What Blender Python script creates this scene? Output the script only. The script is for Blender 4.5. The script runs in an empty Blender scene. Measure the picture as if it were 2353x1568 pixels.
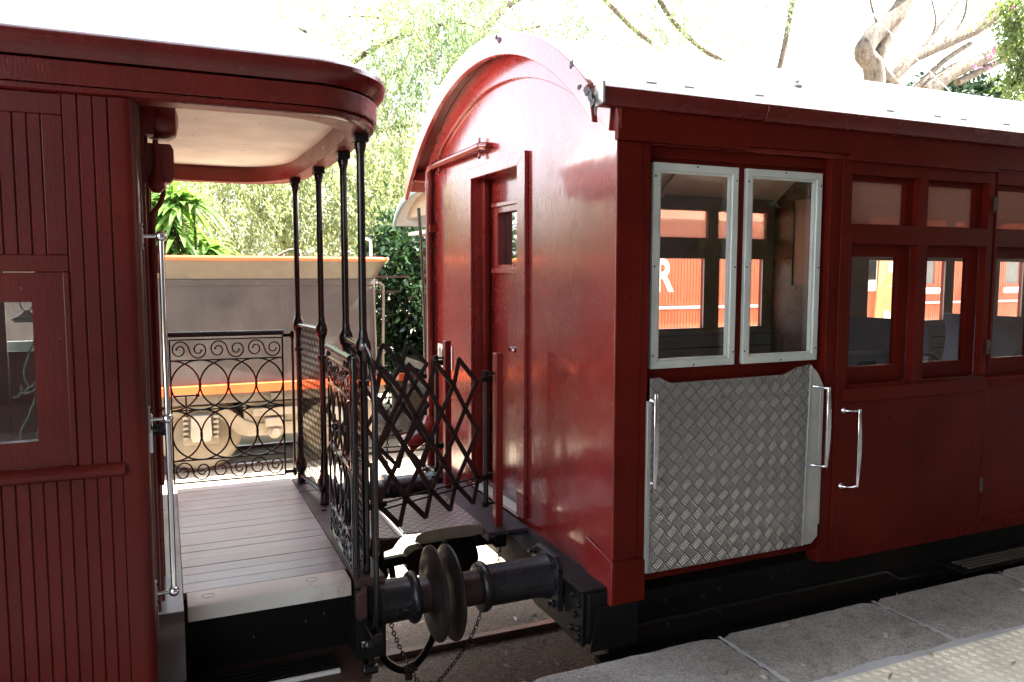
import bpy, math, random
import numpy as np
from mathutils import Vector, Matrix
random.seed(7); rng = np.random.default_rng(11)
R = math.radians
sc = bpy.context.scene
COL = sc.collection

# ------------------------------------------------------------------ camera, sky, sun, exposure
CR = Vector((0.914333798, -0.404960406, 0.000881076))
CU = Vector((0.03401534, 0.07896868, 0.99629659))
CF = Vector((0.40353025, 0.9109177, -0.0859786))
cam_d = bpy.data.cameras.new("Camera"); cam = bpy.data.objects.new("Camera", cam_d); COL.objects.link(cam)
cam_d.sensor_width = 36; cam_d.lens = 27.53; cam_d.clip_start = 0.05; cam_d.clip_end = 500
M3 = Matrix((CR, CU, -CF)).transposed()
cam.matrix_world = M3.to_4x4()
sc.camera = cam

SUN_DIR = Vector((-0.62, 0.075, -0.78)).normalized()       # travel direction of the light
world = bpy.data.worlds.new("World"); sc.world = world; world.use_nodes = True
wn = world.node_tree; wn.nodes.clear()
sky = wn.nodes.new("ShaderNodeTexSky"); sky.sky_type = 'NISHITA'; sky.sun_disc = False
toS = -SUN_DIR
sky.sun_elevation = math.asin(toS.z); sky.sun_rotation = math.atan2(toS.x, toS.y)
sky.air_density = 1.0; sky.dust_density = 3.0; sky.ozone_density = 1.0
bg = wn.nodes.new("ShaderNodeBackground"); bg.inputs[1].default_value = 0.11
wo = wn.nodes.new("ShaderNodeOutputWorld")
hsv = wn.nodes.new('ShaderNodeHueSaturation'); hsv.inputs['Saturation'].default_value = .45
wn.links.new(sky.outputs[0], hsv.inputs['Color']); wn.links.new(hsv.outputs[0], bg.inputs[0]); wn.links.new(bg.outputs[0], wo.inputs[0])
sl = bpy.data.lights.new("Sun", 'SUN'); sl.energy = 5.0; sl.angle = R(0.5); sl.color = (1.0, 0.95, 0.87)
so = bpy.data.objects.new("Sun", sl); COL.objects.link(so)
so.rotation_euler = SUN_DIR.to_track_quat('-Z', 'Y').to_euler(); so.location = (5, 0, 12)
vs = sc.view_settings; sc.display_settings.display_device = 'sRGB'
vs.view_transform = 'Standard'; vs.look = 'None'; vs.gamma = 1.0; vs.use_curve_mapping = False
vs.exposure = 3.45
sc.cycles.use_denoising = True
sc.cycles.max_bounces = 8; sc.cycles.diffuse_bounces = 4; sc.cycles.glossy_bounces = 4
sc.cycles.transparent_max_bounces = 16; sc.cycles.transmission_bounces = 6
sc.cycles.sample_clamp_indirect = 12; sc.cycles.caustics_reflective = False; sc.cycles.caustics_refractive = False

def at(px, py, y):
    """a point at distance y along the line of sight through a spot of the 2353 px wide photograph"""
    d = CR*((px-1176.5)/1799.2) - CU*((py-784)/1799.2) + CF
    return d*(y/d.y)

# ------------------------------------------------------------------ mesh builder
class MB:
    def __init__(s): s.v = []; s.f = []
    def add(s, vs_, fs):
        b = len(s.v); s.v.extend([tuple(p) for p in vs_]); s.f.extend([tuple(b+i for i in f) for f in fs]); return s
    def box(s, x0, x1, y0, y1, z0, z1):
        return s.add([(x0,y0,z0),(x1,y0,z0),(x1,y1,z0),(x0,y1,z0),(x0,y0,z1),(x1,y0,z1),(x1,y1,z1),(x0,y1,z1)],
                     [(0,3,2,1),(4,5,6,7),(0,1,5,4),(1,2,6,5),(2,3,7,6),(3,0,4,7)])
    def bar(s, p, q, w, h, up=(0,0,1)):
        p = Vector(p); q = Vector(q); d = (q-p).normalized(); u = Vector(up)
        a = d.cross(u); 
        if a.length < 1e-4: a = d.cross(Vector((1,0,0)))
        a.normalize(); b = a.cross(d).normalized()
        a = a*w/2; b = b*h/2
        return s.add([p-a-b,p+a-b,p+a+b,p-a+b,q-a-b,q+a-b,q+a+b,q-a+b],
                     [(0,1,2,3),(7,6,5,4),(0,4,5,1),(1,5,6,2),(2,6,7,3),(3,7,4,0)])
    def tube(s, pts, r, n=10, closed=False, cap=True):
        pts = [Vector(p) for p in pts]; m = len(pts)
        rs = r if isinstance(r, (list, tuple)) else [r]*m
        up = None; rings = []
        for i, p in enumerate(pts):
            if closed: t = pts[(i+1) % m]-pts[i-1]
            else: t = pts[min(i+1, m-1)]-pts[max(i-1, 0)]
            t.normalize()
            if up is None:
                up = Vector((0,0,1)) if abs(t.z) < .9 else Vector((1,0,0))
            a = t.cross(up)
            if a.length < 1e-5: a = t.cross(Vector((0.3,0.9,0.1)))
            a.normalize(); b = a.cross(t).normalized(); up = b
            rings.append([p+(a*math.cos(k*2*math.pi/n)+b*math.sin(k*2*math.pi/n))*rs[i] for k in range(n)])
        b0 = len(s.v)
        for rg in rings: s.v.extend([tuple(p) for p in rg])
        for i in range(m if closed else m-1):
            j = (i+1) % m
            for k in range(n):
                l = (k+1) % n
                s.f.append((b0+i*n+k, b0+i*n+l, b0+j*n+l, b0+j*n+k))
        if cap and not closed:
            s.f.append(tuple(b0+k for k in range(n-1, -1, -1))); s.f.append(tuple(b0+(m-1)*n+k for k in range(n)))
        return s
    def lathe(s, p, q, prof, n=24):
        """prof: (t metres along p->q, radius)"""
        p = Vector(p); q = Vector(q); d = (q-p).normalized()
        pts = [p+d*t for t, _ in prof]; a = d.cross(Vector((0,0,1)))
        if a.length < 1e-4: a = Vector((1,0,0))
        a.normalize(); b = a.cross(d).normalized(); b0 = len(s.v)
        for c, (_, r) in zip(pts, prof):
            for k in range(n):
                an = k*2*math.pi/n; s.v.append(tuple(c+(a*math.cos(an)+b*math.sin(an))*r))
        for i in range(len(prof)-1):
            for k in range(n):
                l = (k+1) % n; s.f.append((b0+i*n+k, b0+i*n+l, b0+(i+1)*n+l, b0+(i+1)*n+k))
        s.f.append(tuple(b0+k for k in range(n-1, -1, -1)))
        s.f.append(tuple(b0+(len(prof)-1)*n+k for k in range(n)))
        return s
    def ball(s, c, r, n=14, sz=1.0):
        c = Vector(c); m = 9
        prof = [(-r*sz*math.cos(i*math.pi/(m-1)), max(r*math.sin(i*math.pi/(m-1)), 1e-4)) for i in range(m)]
        return s.lathe(c, c+Vector((0,0,1)), prof, n)
    def prism(s, poly, axis, a, b):
        """poly in the two other axes (order x,y,z without axis), extruded from a to b"""
        def P(u, v, w):
            return {'x': (w,u,v), 'y': (u,w,v), 'z': (u,v,w)}[axis]
        n = len(poly); ar = sum(poly[i][0]*poly[(i+1)%n][1]-poly[(i+1)%n][0]*poly[i][1] for i in range(n))
        if (ar < 0) != (axis == 'y'): poly = poly[::-1]
        vs_ = [P(u,v,a) for u,v in poly]+[P(u,v,b) for u,v in poly]
        fs = [tuple(range(n-1,-1,-1)), tuple(range(n,2*n))]+[(i,(i+1)%n,n+(i+1)%n,n+i) for i in range(n)]
        return s.add(vs_, fs)
    def quad(s, a, b, c, d): return s.add([a,b,c,d], [(0,1,2,3)])
    def wall(s, x0, x1, z0, z1, y0, y1, holes, ax='y'):
        """solid wall x0..x1, z0..z1 between depths y0..y1 with rectangular holes (hx0,hx1,hz0,hz1)"""
        xs = sorted({x0,x1,*[h[0] for h in holes],*[h[1] for h in holes]}); xs = [x for x in xs if x0 <= x <= x1]
        zs = sorted({z0,z1,*[h[2] for h in holes],*[h[3] for h in holes]}); zs = [z for z in zs if z0 <= z <= z1]
        def solid(i, j):
            if i < 0 or j < 0 or i >= len(xs)-1 or j >= len(zs)-1: return False
            cx = (xs[i]+xs[i+1])/2; cz = (zs[j]+zs[j+1])/2
            return not any(h[0] < cx < h[1] and h[2] < cz < h[3] for h in holes)
        def P(u, w, z): return (u,w,z) if ax == 'y' else (w,u,z)
        for i in range(len(xs)-1):
            for j in range(len(zs)-1):
                if not solid(i,j): continue
                a,b,c,d = xs[i],xs[i+1],zs[j],zs[j+1]
                q = [[P(a,y0,c),P(b,y0,c),P(b,y0,d),P(a,y0,d)],[P(b,y1,c),P(a,y1,c),P(a,y1,d),P(b,y1,d)]]
                if not solid(i-1,j): q.append([P(a,y1,c),P(a,y0,c),P(a,y0,d),P(a,y1,d)])
                if not solid(i+1,j): q.append([P(b,y0,c),P(b,y1,c),P(b,y1,d),P(b,y0,d)])
                if not solid(i,j-1): q.append([P(a,y1,c),P(b,y1,c),P(b,y0,c),P(a,y0,c)])
                if not solid(i,j+1): q.append([P(a,y0,d),P(b,y0,d),P(b,y1,d),P(a,y1,d)])
                for k in q:
                    if ax != 'y': k = k[::-1]
                    s.quad(*k)
        return s
    def build(s, name, m, parent=None, bev=0, smooth=True, label=None):
        me = bpy.data.meshes.new(name); me.from_pydata(s.v, [], s.f)
        me.materials.append(m)
        if smooth:
            me.polygons.foreach_set('use_smooth', [True]*len(me.polygons))
            me.set_sharp_from_angle(angle=R(38))
        me.update()
        o = bpy.data.objects.new(name, me); COL.objects.link(o)
        if parent is not None:
            o.parent = parent
            o.matrix_parent_inverse = parent_world(parent).inverted()
        if bev:
            b = o.modifiers.new("Bevel", 'BEVEL'); b.width = bev; b.segments = 2; b.limit_method = 'ANGLE'; b.angle_limit = R(40)
        if label: o['label'] = label
        return o
def islands(mb, name, m, parent, bev=0):
    p = list(range(len(mb.v)))
    def find(a):
        while p[a] != a: p[a] = p[p[a]]; a = p[a]
        return a
    for f in mb.f:
        for i in f[1:]: p[find(i)] = find(f[0])
    gr_ = {}
    for f in mb.f: gr_.setdefault(find(f[0]), []).append(f)
    for fs in gr_.values():
        ids = sorted({i for f in fs for i in f}); mp = {i: k for k, i in enumerate(ids)}
        q = MB(); q.v = [mb.v[i] for i in ids]; q.f = [tuple(mp[i] for i in f) for f in fs]; q.build(name, m, parent, bev)
def parent_world(o):
    m = o.matrix_basis.copy()
    while o.parent: m = o.parent.matrix_basis @ o.matrix_parent_inverse @ m if False else (parent_world(o.parent) @ o.matrix_parent_inverse @ m); break
    return m
def tag(o, label=None, cat=None, group=None, kind=None):
    if label: o['label'] = label
    if cat: o['category'] = cat
    if group: o['group'] = group
    if kind: o['kind'] = kind
    return o
def thing(name, loc, label, cat, group=None):
    o = bpy.data.objects.new(name, None); COL.objects.link(o); o.location = loc; o.empty_display_size = .2
    return tag(o, label, cat, group)
def struct(o): o['kind'] = 'structure'; return o

# ------------------------------------------------------------------ materials
def newmat(name):
    m = bpy.data.materials.new(name); m.use_nodes = True; nt = m.node_tree; nt.nodes.clear()
    out = nt.nodes.new('ShaderNodeOutputMaterial'); b = nt.nodes.new('ShaderNodeBsdfPrincipled')
    nt.links.new(b.outputs[0], out.inputs[0]); return m, nt, b, out
def N(nt, t, **kw):
    n = nt.nodes.new(t)
    for k, v in kw.items(): setattr(n, k, v)
    return n
def math_(nt, op, a, b=None, c=None, clamp=False):
    n = nt.nodes.new('ShaderNodeMath'); n.operation = op; n.use_clamp = clamp
    for i, x in enumerate((a, b, c)):
        if x is None: continue
        if isinstance(x, (int, float)): n.inputs[i].default_value = x
        else: nt.links.new(x, n.inputs[i])
    return n.outputs[0]
def noise(nt, vec, scale, detail=4, rough=.55, stretch=None):
    if stretch:
        mp = nt.nodes.new('ShaderNodeMapping'); mp.inputs['Scale'].default_value = stretch
        nt.links.new(vec, mp.inputs[0]); vec = mp.outputs[0]
    n = nt.nodes.new('ShaderNodeTexNoise'); n.inputs['Scale'].default_value = scale
    n.inputs['Detail'].default_value = detail; n.inputs['Roughness'].default_value = rough
    nt.links.new(vec, n.inputs['Vector']); return n.outputs['Fac']
def ramp(nt, fac, stops):
    r = nt.nodes.new('ShaderNodeValToRGB'); cr = r.color_ramp
    while len(cr.elements) < len(stops): cr.elements.new(.5)
    for e, (p, c) in zip(cr.elements, stops): e.position = p; e.color = (*c, 1) if len(c) == 3 else c
    nt.links.new(fac, r.inputs[0]); return r.outputs[0]
def maprange(nt, v, a, b, c, d):
    n = nt.nodes.new('ShaderNodeMapRange'); nt.links.new(v, n.inputs[0])
    for i, x in enumerate((a, b, c, d)): n.inputs[i+1].default_value = x
    return n.outputs[0]
def mixc(nt, fac, a, b):
    n = nt.nodes.new('ShaderNodeMix'); n.data_type = 'RGBA'
    if isinstance(fac, (int, float)): n.inputs[0].default_value = fac
    else: nt.links.new(fac, n.inputs[0])
    for i, x in ((6, a), (7, b)):
        if isinstance(x, tuple): n.inputs[i].default_value = (*x, 1)
        else: nt.links.new(x, n.inputs[i])
    return n.outputs[2]
def bump(nt, b, h, strength=.3, dist=.01, prev=None):
    n = nt.nodes.new('ShaderNodeBump'); n.inputs['Strength'].default_value = strength; n.inputs['Distance'].default_value = dist
    nt.links.new(h, n.inputs['Height'])
    if prev is not None: nt.links.new(prev, n.inputs['Normal'])
    if b is not None: nt.links.new(n.outputs[0], b.inputs['Normal'])
    return n.outputs[0]
def coords(nt): 
    g = nt.nodes.new('ShaderNodeNewGeometry'); return g.outputs['Position']

def paint(name, c, rough=.25, var=.25, grain=.15, coat=.3, speck=0.0, stretch=(9,9,.8), metal=0, bdist=.004, wave=0.0, spec=.5, crough=None, streak=False, boards=0):
    m, nt, b, _ = newmat(name); P = coords(nt)
    n1 = noise(nt, P, 1.7, 5, .6); n2 = noise(nt, P, 14, 4, .6, stretch)
    dark = tuple(x*(1-var) for x in c); lite = tuple(min(x*(1+var), 1) for x in c)
    col = mixc(nt, maprange(nt, n1, .3, .7, 0, 1), dark, lite)
    col = mixc(nt, maprange(nt, n2, .35, .75, 0, .35), col, dark)
    if boards:      # each board a slightly different tone
        sx = N(nt, 'ShaderNodeSeparateXYZ'); nt.links.new(P, sx.inputs[0])
        wn_ = N(nt, 'ShaderNodeTexWhiteNoise'); wn_.noise_dimensions = '1D'
        nt.links.new(math_(nt, 'FLOOR', math_(nt, 'DIVIDE', sx.outputs[0], boards)), wn_.inputs['W'])
        col = mixc(nt, maprange(nt, wn_.outputs[0], 0, 1, 0, .38), col, tuple(x*.6 for x in c))
    if name.startswith('tender'):
        d_ = maprange(nt, noise(nt, P, 5, 4, .6, (6,6,.12)), .62, .72, 0, .35)
        col = mixc(nt, d_, col, (.14,.13,.12)); col = mixc(nt, maprange(nt, noise(nt, P, 3.5, 5, .7, (2,2,.5)), .60, .74, 0, .45), col, (.085,.052,.034))
    if speck:
        v = noise(nt, P, 60, 2, .5); s_ = maprange(nt, v, .72, .78, 0, speck)
        col = mixc(nt, s_, col, (.5,.48,.45))
    nt.links.new(col, b.inputs['Base Color'])
    nt.links.new(maprange(nt, noise(nt, P, 5, 5, .7), .3, .7, rough*.75, min(rough*1.35, 1)), b.inputs['Roughness'])
    b.inputs['Metallic'].default_value = metal; b.inputs['Specular IOR Level'].default_value = spec
    b.inputs['Coat Weight'].default_value = coat; b.inputs['Coat Roughness'].default_value = crough if crough is not None else max(rough*.4, .03)
    nb = bump(nt, None, n2, grain, bdist)
    if wave: nb = bump(nt, None, noise(nt, P, 3.5, 2, .5, (1,1,.5)), wave, .02, nb)
    fin = bump(nt, None, noise(nt, P, 160, 2, .5), grain*.6, .001, nb)
    nt.links.new(fin, b.inputs['Normal'])
    if streak:      # brushed vertical streaks and small runs in the enamel
        st = noise(nt, P, 60, 5, .7, (1,1,.035)); c1 = bump(nt, None, st, .10, .0015)
        c1 = bump(nt, None, noise(nt, P, 2.6, 3, .55, (1,1.6,.7)), .16, .02, c1)
        nt.links.new(bump(nt, None, maprange(nt, noise(nt, P, 34, 2, .5), .66, .74, 0, 1), .10, .001, c1), b.inputs['Coat Normal'])
        nt.links.new(maprange(nt, noise(nt, P, 3.2, 5, .65), .35, .7, .06, .20), b.inputs['Coat Roughness'])
    return m
def simple(name, c, rough=.5, metal=0, coat=0, bumps=0, bscale=80):
    m, nt, b, _ = newmat(name); P = coords(nt)
    n1 = noise(nt, P, 4, 5, .6)
    nt.links.new(mixc(nt, maprange(nt, n1, .3, .7, 0, 1), tuple(x*.82 for x in c), tuple(min(1,x*1.15) for x in c)), b.inputs['Base Color'])
    nt.links.new(maprange(nt, noise(nt, P, 9, 4), .3, .7, rough*.8, min(1, rough*1.2)), b.inputs['Roughness'])
    b.inputs['Metallic'].default_value = metal; b.inputs['Coat Weight'].default_value = coat
    if bumps: bump(nt, b, noise(nt, P, bscale, 3), bumps, .003)
    return m
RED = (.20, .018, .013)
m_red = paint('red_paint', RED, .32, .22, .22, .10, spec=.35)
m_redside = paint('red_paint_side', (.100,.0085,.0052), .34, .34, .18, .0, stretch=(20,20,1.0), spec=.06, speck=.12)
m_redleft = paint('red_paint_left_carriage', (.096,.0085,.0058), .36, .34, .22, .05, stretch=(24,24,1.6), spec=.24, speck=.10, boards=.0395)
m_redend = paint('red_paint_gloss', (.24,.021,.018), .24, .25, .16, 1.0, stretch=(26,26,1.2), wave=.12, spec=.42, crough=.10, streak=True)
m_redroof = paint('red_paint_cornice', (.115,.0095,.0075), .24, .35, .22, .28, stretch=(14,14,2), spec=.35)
m_black = paint('black_gloss', (.005,.005,.0055), .20, .4, .25, .3, stretch=(3,3,3))
m_iron = paint('black_iron', (.006,.0055,.0055), .42, .6, .3, .0, stretch=(3,3,3), spec=.22)
m_rust = paint('rusty_brown_iron', (.05,.022,.016), .5, .5, .3, 0, stretch=(3,3,3))
m_buffer = paint('dark_buffer_steel', (.012,.012,.015), .28, .35, .2, .08, stretch=(3,3,3), spec=.4)
m_rod = paint('reddish_plunger_steel', (.045,.017,.014), .35, .4, .2, .1, stretch=(3,3,3))
m_disc = paint('worn_disc_steel', (.020,.015,.013), .36, .5, .15, 0, stretch=(2,2,2), spec=.35)
m_chrome = simple('chrome', (.75,.76,.78), .09, 1)
m_alu = simple('aluminium_frame', (.62,.65,.60), .42, .15, 0, .1)
m_alu2 = simple('worn_aluminium', (.42,.41,.38), .42, .45, 0, .15)
m_roof = simple('white_roof_paint', (.80,.80,.79), .55, 0, 0, .1, 20)
m_cream = simple('cream_ceiling', (.80,.75,.68), .45, 0, .1)
m_inner = simple('interior_boards', (.33,.27,.235), .5, 0, .1)
m_lilac = simple('interior_lilac_panels', (.30,.30,.38), .4, 0, .1)
m_wood = paint('varnished_wood', (.10,.035,.018), .3, .4, .2, .4, stretch=(2,2,9))
m_orange = paint('orange_red_paint', (.64,.11,.03), .32, .2, .1, .2)
m_tender = paint('tender_grey_black', (.050,.044,.041), .40, .3, .3, .15, speck=.35, stretch=(2,2,2), bdist=.01, wave=.25)
m_bogie = paint('pale_dusty_running_gear', (.27,.225,.165), .65, .4, .35, 0, speck=.4, stretch=(3,3,3))
m_under = paint('tender_dusty_frame', (.105,.085,.062), .6, .4, .35, 0, speck=.3, stretch=(3,3,3))
m_white = simple('white_enamel', (.80,.80,.78), .35)
m_farred = paint('sunlit_red_paint', (.62,.19,.10), .35, .15, .1, .2)  # overexposed sunlit brightness raised into the base colour
m_yellow = paint('yellow_paint', (.82,.50,.22), .35, .12, .1, .2)
m_conduit = paint('red_pipe_paint', (.19,.03,.025), .22, .25, .1, .4)
m_concrete = None

def glass_mat(name, tint=(1,1,1), refl=1.0, rough=.0, bmp=0):
    m = bpy.data.materials.new(name); m.use_nodes = True; nt = m.node_tree; nt.nodes.clear()
    out = N(nt, 'ShaderNodeOutputMaterial'); tr = N(nt, 'ShaderNodeBsdfTransparent'); tr.inputs[0].default_value = (*tint, 1)
    gl = N(nt, 'ShaderNodeBsdfGlossy'); gl.inputs['Roughness'].default_value = rough
    lw = N(nt, 'ShaderNodeLayerWeight'); lw.inputs[0].default_value = .5
    mx = N(nt, 'ShaderNodeMixShader')
    f = math_(nt, 'MULTIPLY', math_(nt, 'ADD', math_(nt, 'MULTIPLY', math_(nt, 'POWER', lw.outputs['Facing'], 5), .96), .04), refl, clamp=True)
    nt.links.new(f, mx.inputs[0]); nt.links.new(tr.outputs[0], mx.inputs[1]); nt.links.new(gl.outputs[0], mx.inputs[2])
    nt.links.new(mx.outputs[0], out.inputs[0])
    if bmp:
        b = N(nt, 'ShaderNodeBump'); b.inputs['Strength'].default_value = bmp; b.inputs['Distance'].default_value = .01
        nt.links.new(noise(nt, coords(nt), 3, 2), b.inputs['Height']); nt.links.new(b.outputs[0], gl.inputs['Normal'])
    return m
m_glassr = glass_mat('door_glass', (.9,.9,.9), 5.0, .01, .15)
m_glass = glass_mat('window_glass', (.93,.94,.93), 1.5, .01, .05)
def frosted(name, c):
    m, nt, b, out = newmat(name); P = coords(nt)
    b.inputs['Base Color'].default_value = (*c, 1); b.inputs['Roughness'].default_value = .25
    t = N(nt, 'ShaderNodeBsdfTranslucent'); t.inputs[0].default_value = (*c, 1)
    tr = N(nt, 'ShaderNodeBsdfTransparent'); tr.inputs[0].default_value = (*c, 1)
    v = N(nt, 'ShaderNodeTexVoronoi'); v.inputs['Scale'].default_value = 160; nt.links.new(P, v.inputs['Vector'])
    bump(nt, b, v.outputs['Distance'], .8, .004)
    m1 = N(nt, 'ShaderNodeMixShader'); m1.inputs[0].default_value = .55
    m2 = N(nt, 'ShaderNodeMixShader'); 
    nt.links.new(maprange(nt, v.outputs['Distance'], .1, .6, .15, .4), m2.inputs[0])
    nt.links.new(b.outputs[0], m1.inputs[1]); nt.links.new(t.outputs[0], m1.inputs[2])
    nt.links.new(m1.outputs[0], m2.inputs[1]); nt.links.new(tr.outputs[0], m2.inputs[2]); nt.links.new(m2.outputs[0], out.inputs[0])
    return m
m_frost = frosted('rippled_frosted_glass', (.80,.54,.46))

def tread(name, c, pitch, ang, plane, rough=.35, metal=.8, strength=.8, warm=None):
    """five-bar tread plate: bars run alternately one way and the other in a chequer"""
    m, nt, b, _ = newmat(name); P = coords(nt)
    sep = N(nt, 'ShaderNodeSeparateXYZ'); nt.links.new(P, sep.inputs[0])
    a_, b_ = {'xz': (0,2), 'xy': (0,1)}[plane]
    u0, v0 = sep.outputs[a_], sep.outputs[b_]; ca, sa = math.cos(ang)/pitch, math.sin(ang)/pitch
    u = math_(nt, 'ADD', math_(nt, 'MULTIPLY', u0, ca), math_(nt, 'MULTIPLY', v0, sa))
    v = math_(nt, 'ADD', math_(nt, 'MULTIPLY', u0, -sa), math_(nt, 'MULTIPLY', v0, ca))
    fu, fv = math_(nt, 'FRACT', u), math_(nt, 'FRACT', v)
    par = math_(nt, 'FRACT', math_(nt, 'MULTIPLY', math_(nt, 'ADD', math_(nt, 'FLOOR', u), math_(nt, 'FLOOR', v)), .5))
    par = math_(nt, 'GREATER_THAN', par, .25)
    def bars(f_along, f_across):
        w = math_(nt, 'ABSOLUTE', math_(nt, 'SINE', math_(nt, 'MULTIPLY', f_across, math.pi*5)))
        edge = math_(nt, 'SUBTRACT', .5, math_(nt, 'ABSOLUTE', math_(nt, 'SUBTRACT', f_along, .5)))
        edge = maprange(nt, edge, .09, .17, 0, 1)
        e2 = math_(nt, 'SUBTRACT', .5, math_(nt, 'ABSOLUTE', math_(nt, 'SUBTRACT', f_across, .5)))
        w = math_(nt, 'MULTIPLY', maprange(nt, w, .35, .85, 0, 1), maprange(nt, e2, .03, .07, 0, 1))
        return math_(nt, 'MULTIPLY', w, edge)
    h0, h1 = bars(fu, fv), bars(fv, fu)
    h = math_(nt, 'ADD', math_(nt, 'MULTIPLY', h0, math_(nt, 'SUBTRACT', 1, par)), math_(nt, 'MULTIPLY', h1, par))
    n1 = noise(nt, P, 3, 6, .65); n2 = noise(nt, P, 30, 4)
    base = mixc(nt, maprange(nt, n1, .3, .7, 0, 1), tuple(x*.75 for x in c), tuple(min(x*1.2,1) for x in c))
    wc = warm or tuple(min(x*1.5,1) for x in c)
    col = mixc(nt, math_(nt, 'MULTIPLY', h, .9), base, wc)  # bars painted lighter for the reflections they catch
    col = mixc(nt, maprange(nt, n2, .55, .75, 0, .4), col, tuple(x*.5 for x in c))
    nt.links.new(col, b.inputs['Base Color']); b.inputs['Metallic'].default_value = metal
    nt.links.new(maprange(nt, n1, .3, .7, rough*.8, rough*1.3), b.inputs['Roughness'])
    bump(nt, b, h, strength, .003)
    return m
m_tread = tread('chequered_aluminium', (.19,.19,.192),   .050, R(44), 'xz', .30, .55, .9, (.42,.39,.345))
m_treadf = tread('chequered_bridge_plate', (.13,.11,.11), .046, R(40), 'xy', .30, .5, .9, (.62,.55,.53))
m_treadd = tread('dark_chequered_footplate', (.060,.050,.058), .030, R(45), 'xy', .4, .3, .8)

def floor_mat():
    m, nt, b, _ = newmat('grey_painted_boards'); P = coords(nt)
    sep = N(nt, 'ShaderNodeSeparateXYZ'); nt.links.new(P, sep.inputs[0])
    fy = math_(nt, 'FLOOR', math_(nt, 'MULTIPLY', math_(nt, 'SUBTRACT', sep.outputs[1], 3.39), 10.0))
    wn_ = N(nt, 'ShaderNodeTexWhiteNoise'); wn_.noise_dimensions = '1D'; nt.links.new(fy, wn_.inputs['W'])
    n1 = noise(nt, P, 8, 6, .65, (1,7,1)); n2 = noise(nt, P, 2.2, 5, .6)
    col = mixc(nt, maprange(nt, n1, .35, .7, 0, 1), (.25,.24,.26), (.41,.39,.43))
    col = mixc(nt, maprange(nt, wn_.outputs[0], 0, 1, 0, .3), col, (.20,.17,.17))
    # worn to bare brown wood towards the edges
    ex = math_(nt, 'ABSOLUTE', math_(nt, 'SUBTRACT', sep.outputs[0], .36))
    w_ = math_(nt, 'ADD', maprange(nt, ex, .22, .36, 0, .38), maprange(nt, n2, .45, .7, -.3, .4))
    far = maprange(nt, sep.outputs[1], 4.75, 5.0, 0, .5)
    col = mixc(nt, math_(nt, 'ADD', w_, far, clamp=True), col, (.24,.155,.11))
    nt.links.new(col, b.inputs['Base Color'])
    nt.links.new(maprange(nt, n1, .3, .7, .26, .48), b.inputs['Roughness']); b.inputs['Coat Weight'].default_value = .45; b.inputs['Coat Roughness'].default_value = .3
    bump(nt, b, n1, .25, .003); return m
m_floor = floor_mat()
def nosing_mat():
    m, nt, b, _ = newmat('worn_white_nosing'); P = coords(nt)
    n1 = noise(nt, P, 26, 6, .7); n2 = noise(nt, P, 3.5, 5, .6)
    sep = N(nt, 'ShaderNodeSeparateXYZ'); nt.links.new(P, sep.inputs[0])
    ex = math_(nt, 'ABSOLUTE', math_(nt, 'SUBTRACT', sep.outputs[0], .36))
    w_ = math_(nt, 'ADD', maprange(nt, ex, .22, .36, 0, .7), maprange(nt, n2, .5, .75, -.2, .4), clamp=True)
    col = mixc(nt, w_, (.68,.66,.60), (.34,.20,.12))
    col = mixc(nt, maprange(nt, n1, .62, .72, 0, .8), col, (.22,.2,.17))
    nt.links.new(col, b.inputs['Base Color']); b.inputs['Roughness'].default_value = .5
    bump(nt, b, n1, .3, .003); return m
m_nosing = nosing_mat()
def stone_mat():
    m, nt, b, _ = newmat('platform_stone'); P = coords(nt)
    n1 = noise(nt, P, 2.2, 6, .65); n2 = noise(nt, P, 120, 4, .8); n3 = noise(nt, P, 12, 6, .7); n4 = noise(nt, P, 300, 2, .5)
    col = mixc(nt, maprange(nt, n1, .35, .65, 0, 1), (.36,.335,.30), (.66,.625,.57))
    col = mixc(nt, maprange(nt, n3, .5, .72, 0, .75), col, (.15,.14,.13))
    col = mixc(nt, maprange(nt, n2, .48, .60, 0, .8), col, (.11,.10,.09))
    col = mixc(nt, maprange(nt, n4, .57, .66, 0, .8), col, (.66,.64,.60))
    nt.links.new(col, b.inputs['Base Color']); b.inputs['Roughness'].default_value = .9
    n5 = noise(nt, P, 42, 6, .8); n6 = noise(nt, P, .9, 3, .5)
    col = mixc(nt, maprange(nt, n5, .53, .62, 0, .55), col, (.10,.09,.08)); col = mixc(nt, maprange(nt, n6, .45, .62, 0, .35), col, (.22,.20,.17))
    col = mixc(nt, maprange(nt, noise(nt, P, 28, 3, .6), .70, .74, 0, .7), col, (.72,.70,.66)); nt.links.new(col, b.inputs['Base Color'])
    nb = bump(nt, None, n2, .6, .004); nt.links.new(bump(nt, None, n3, .5, .01, nb), b.inputs['Normal']); return m
m_stone = stone_mat()
m_mortar = simple('pale_mortar', (.50,.51,.52), .85, 0, 0, .4, 60)
m_tactile = simple('cream_tactile_tile', (.88,.81,.66), .6, 0, 0, .2, 60)
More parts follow.
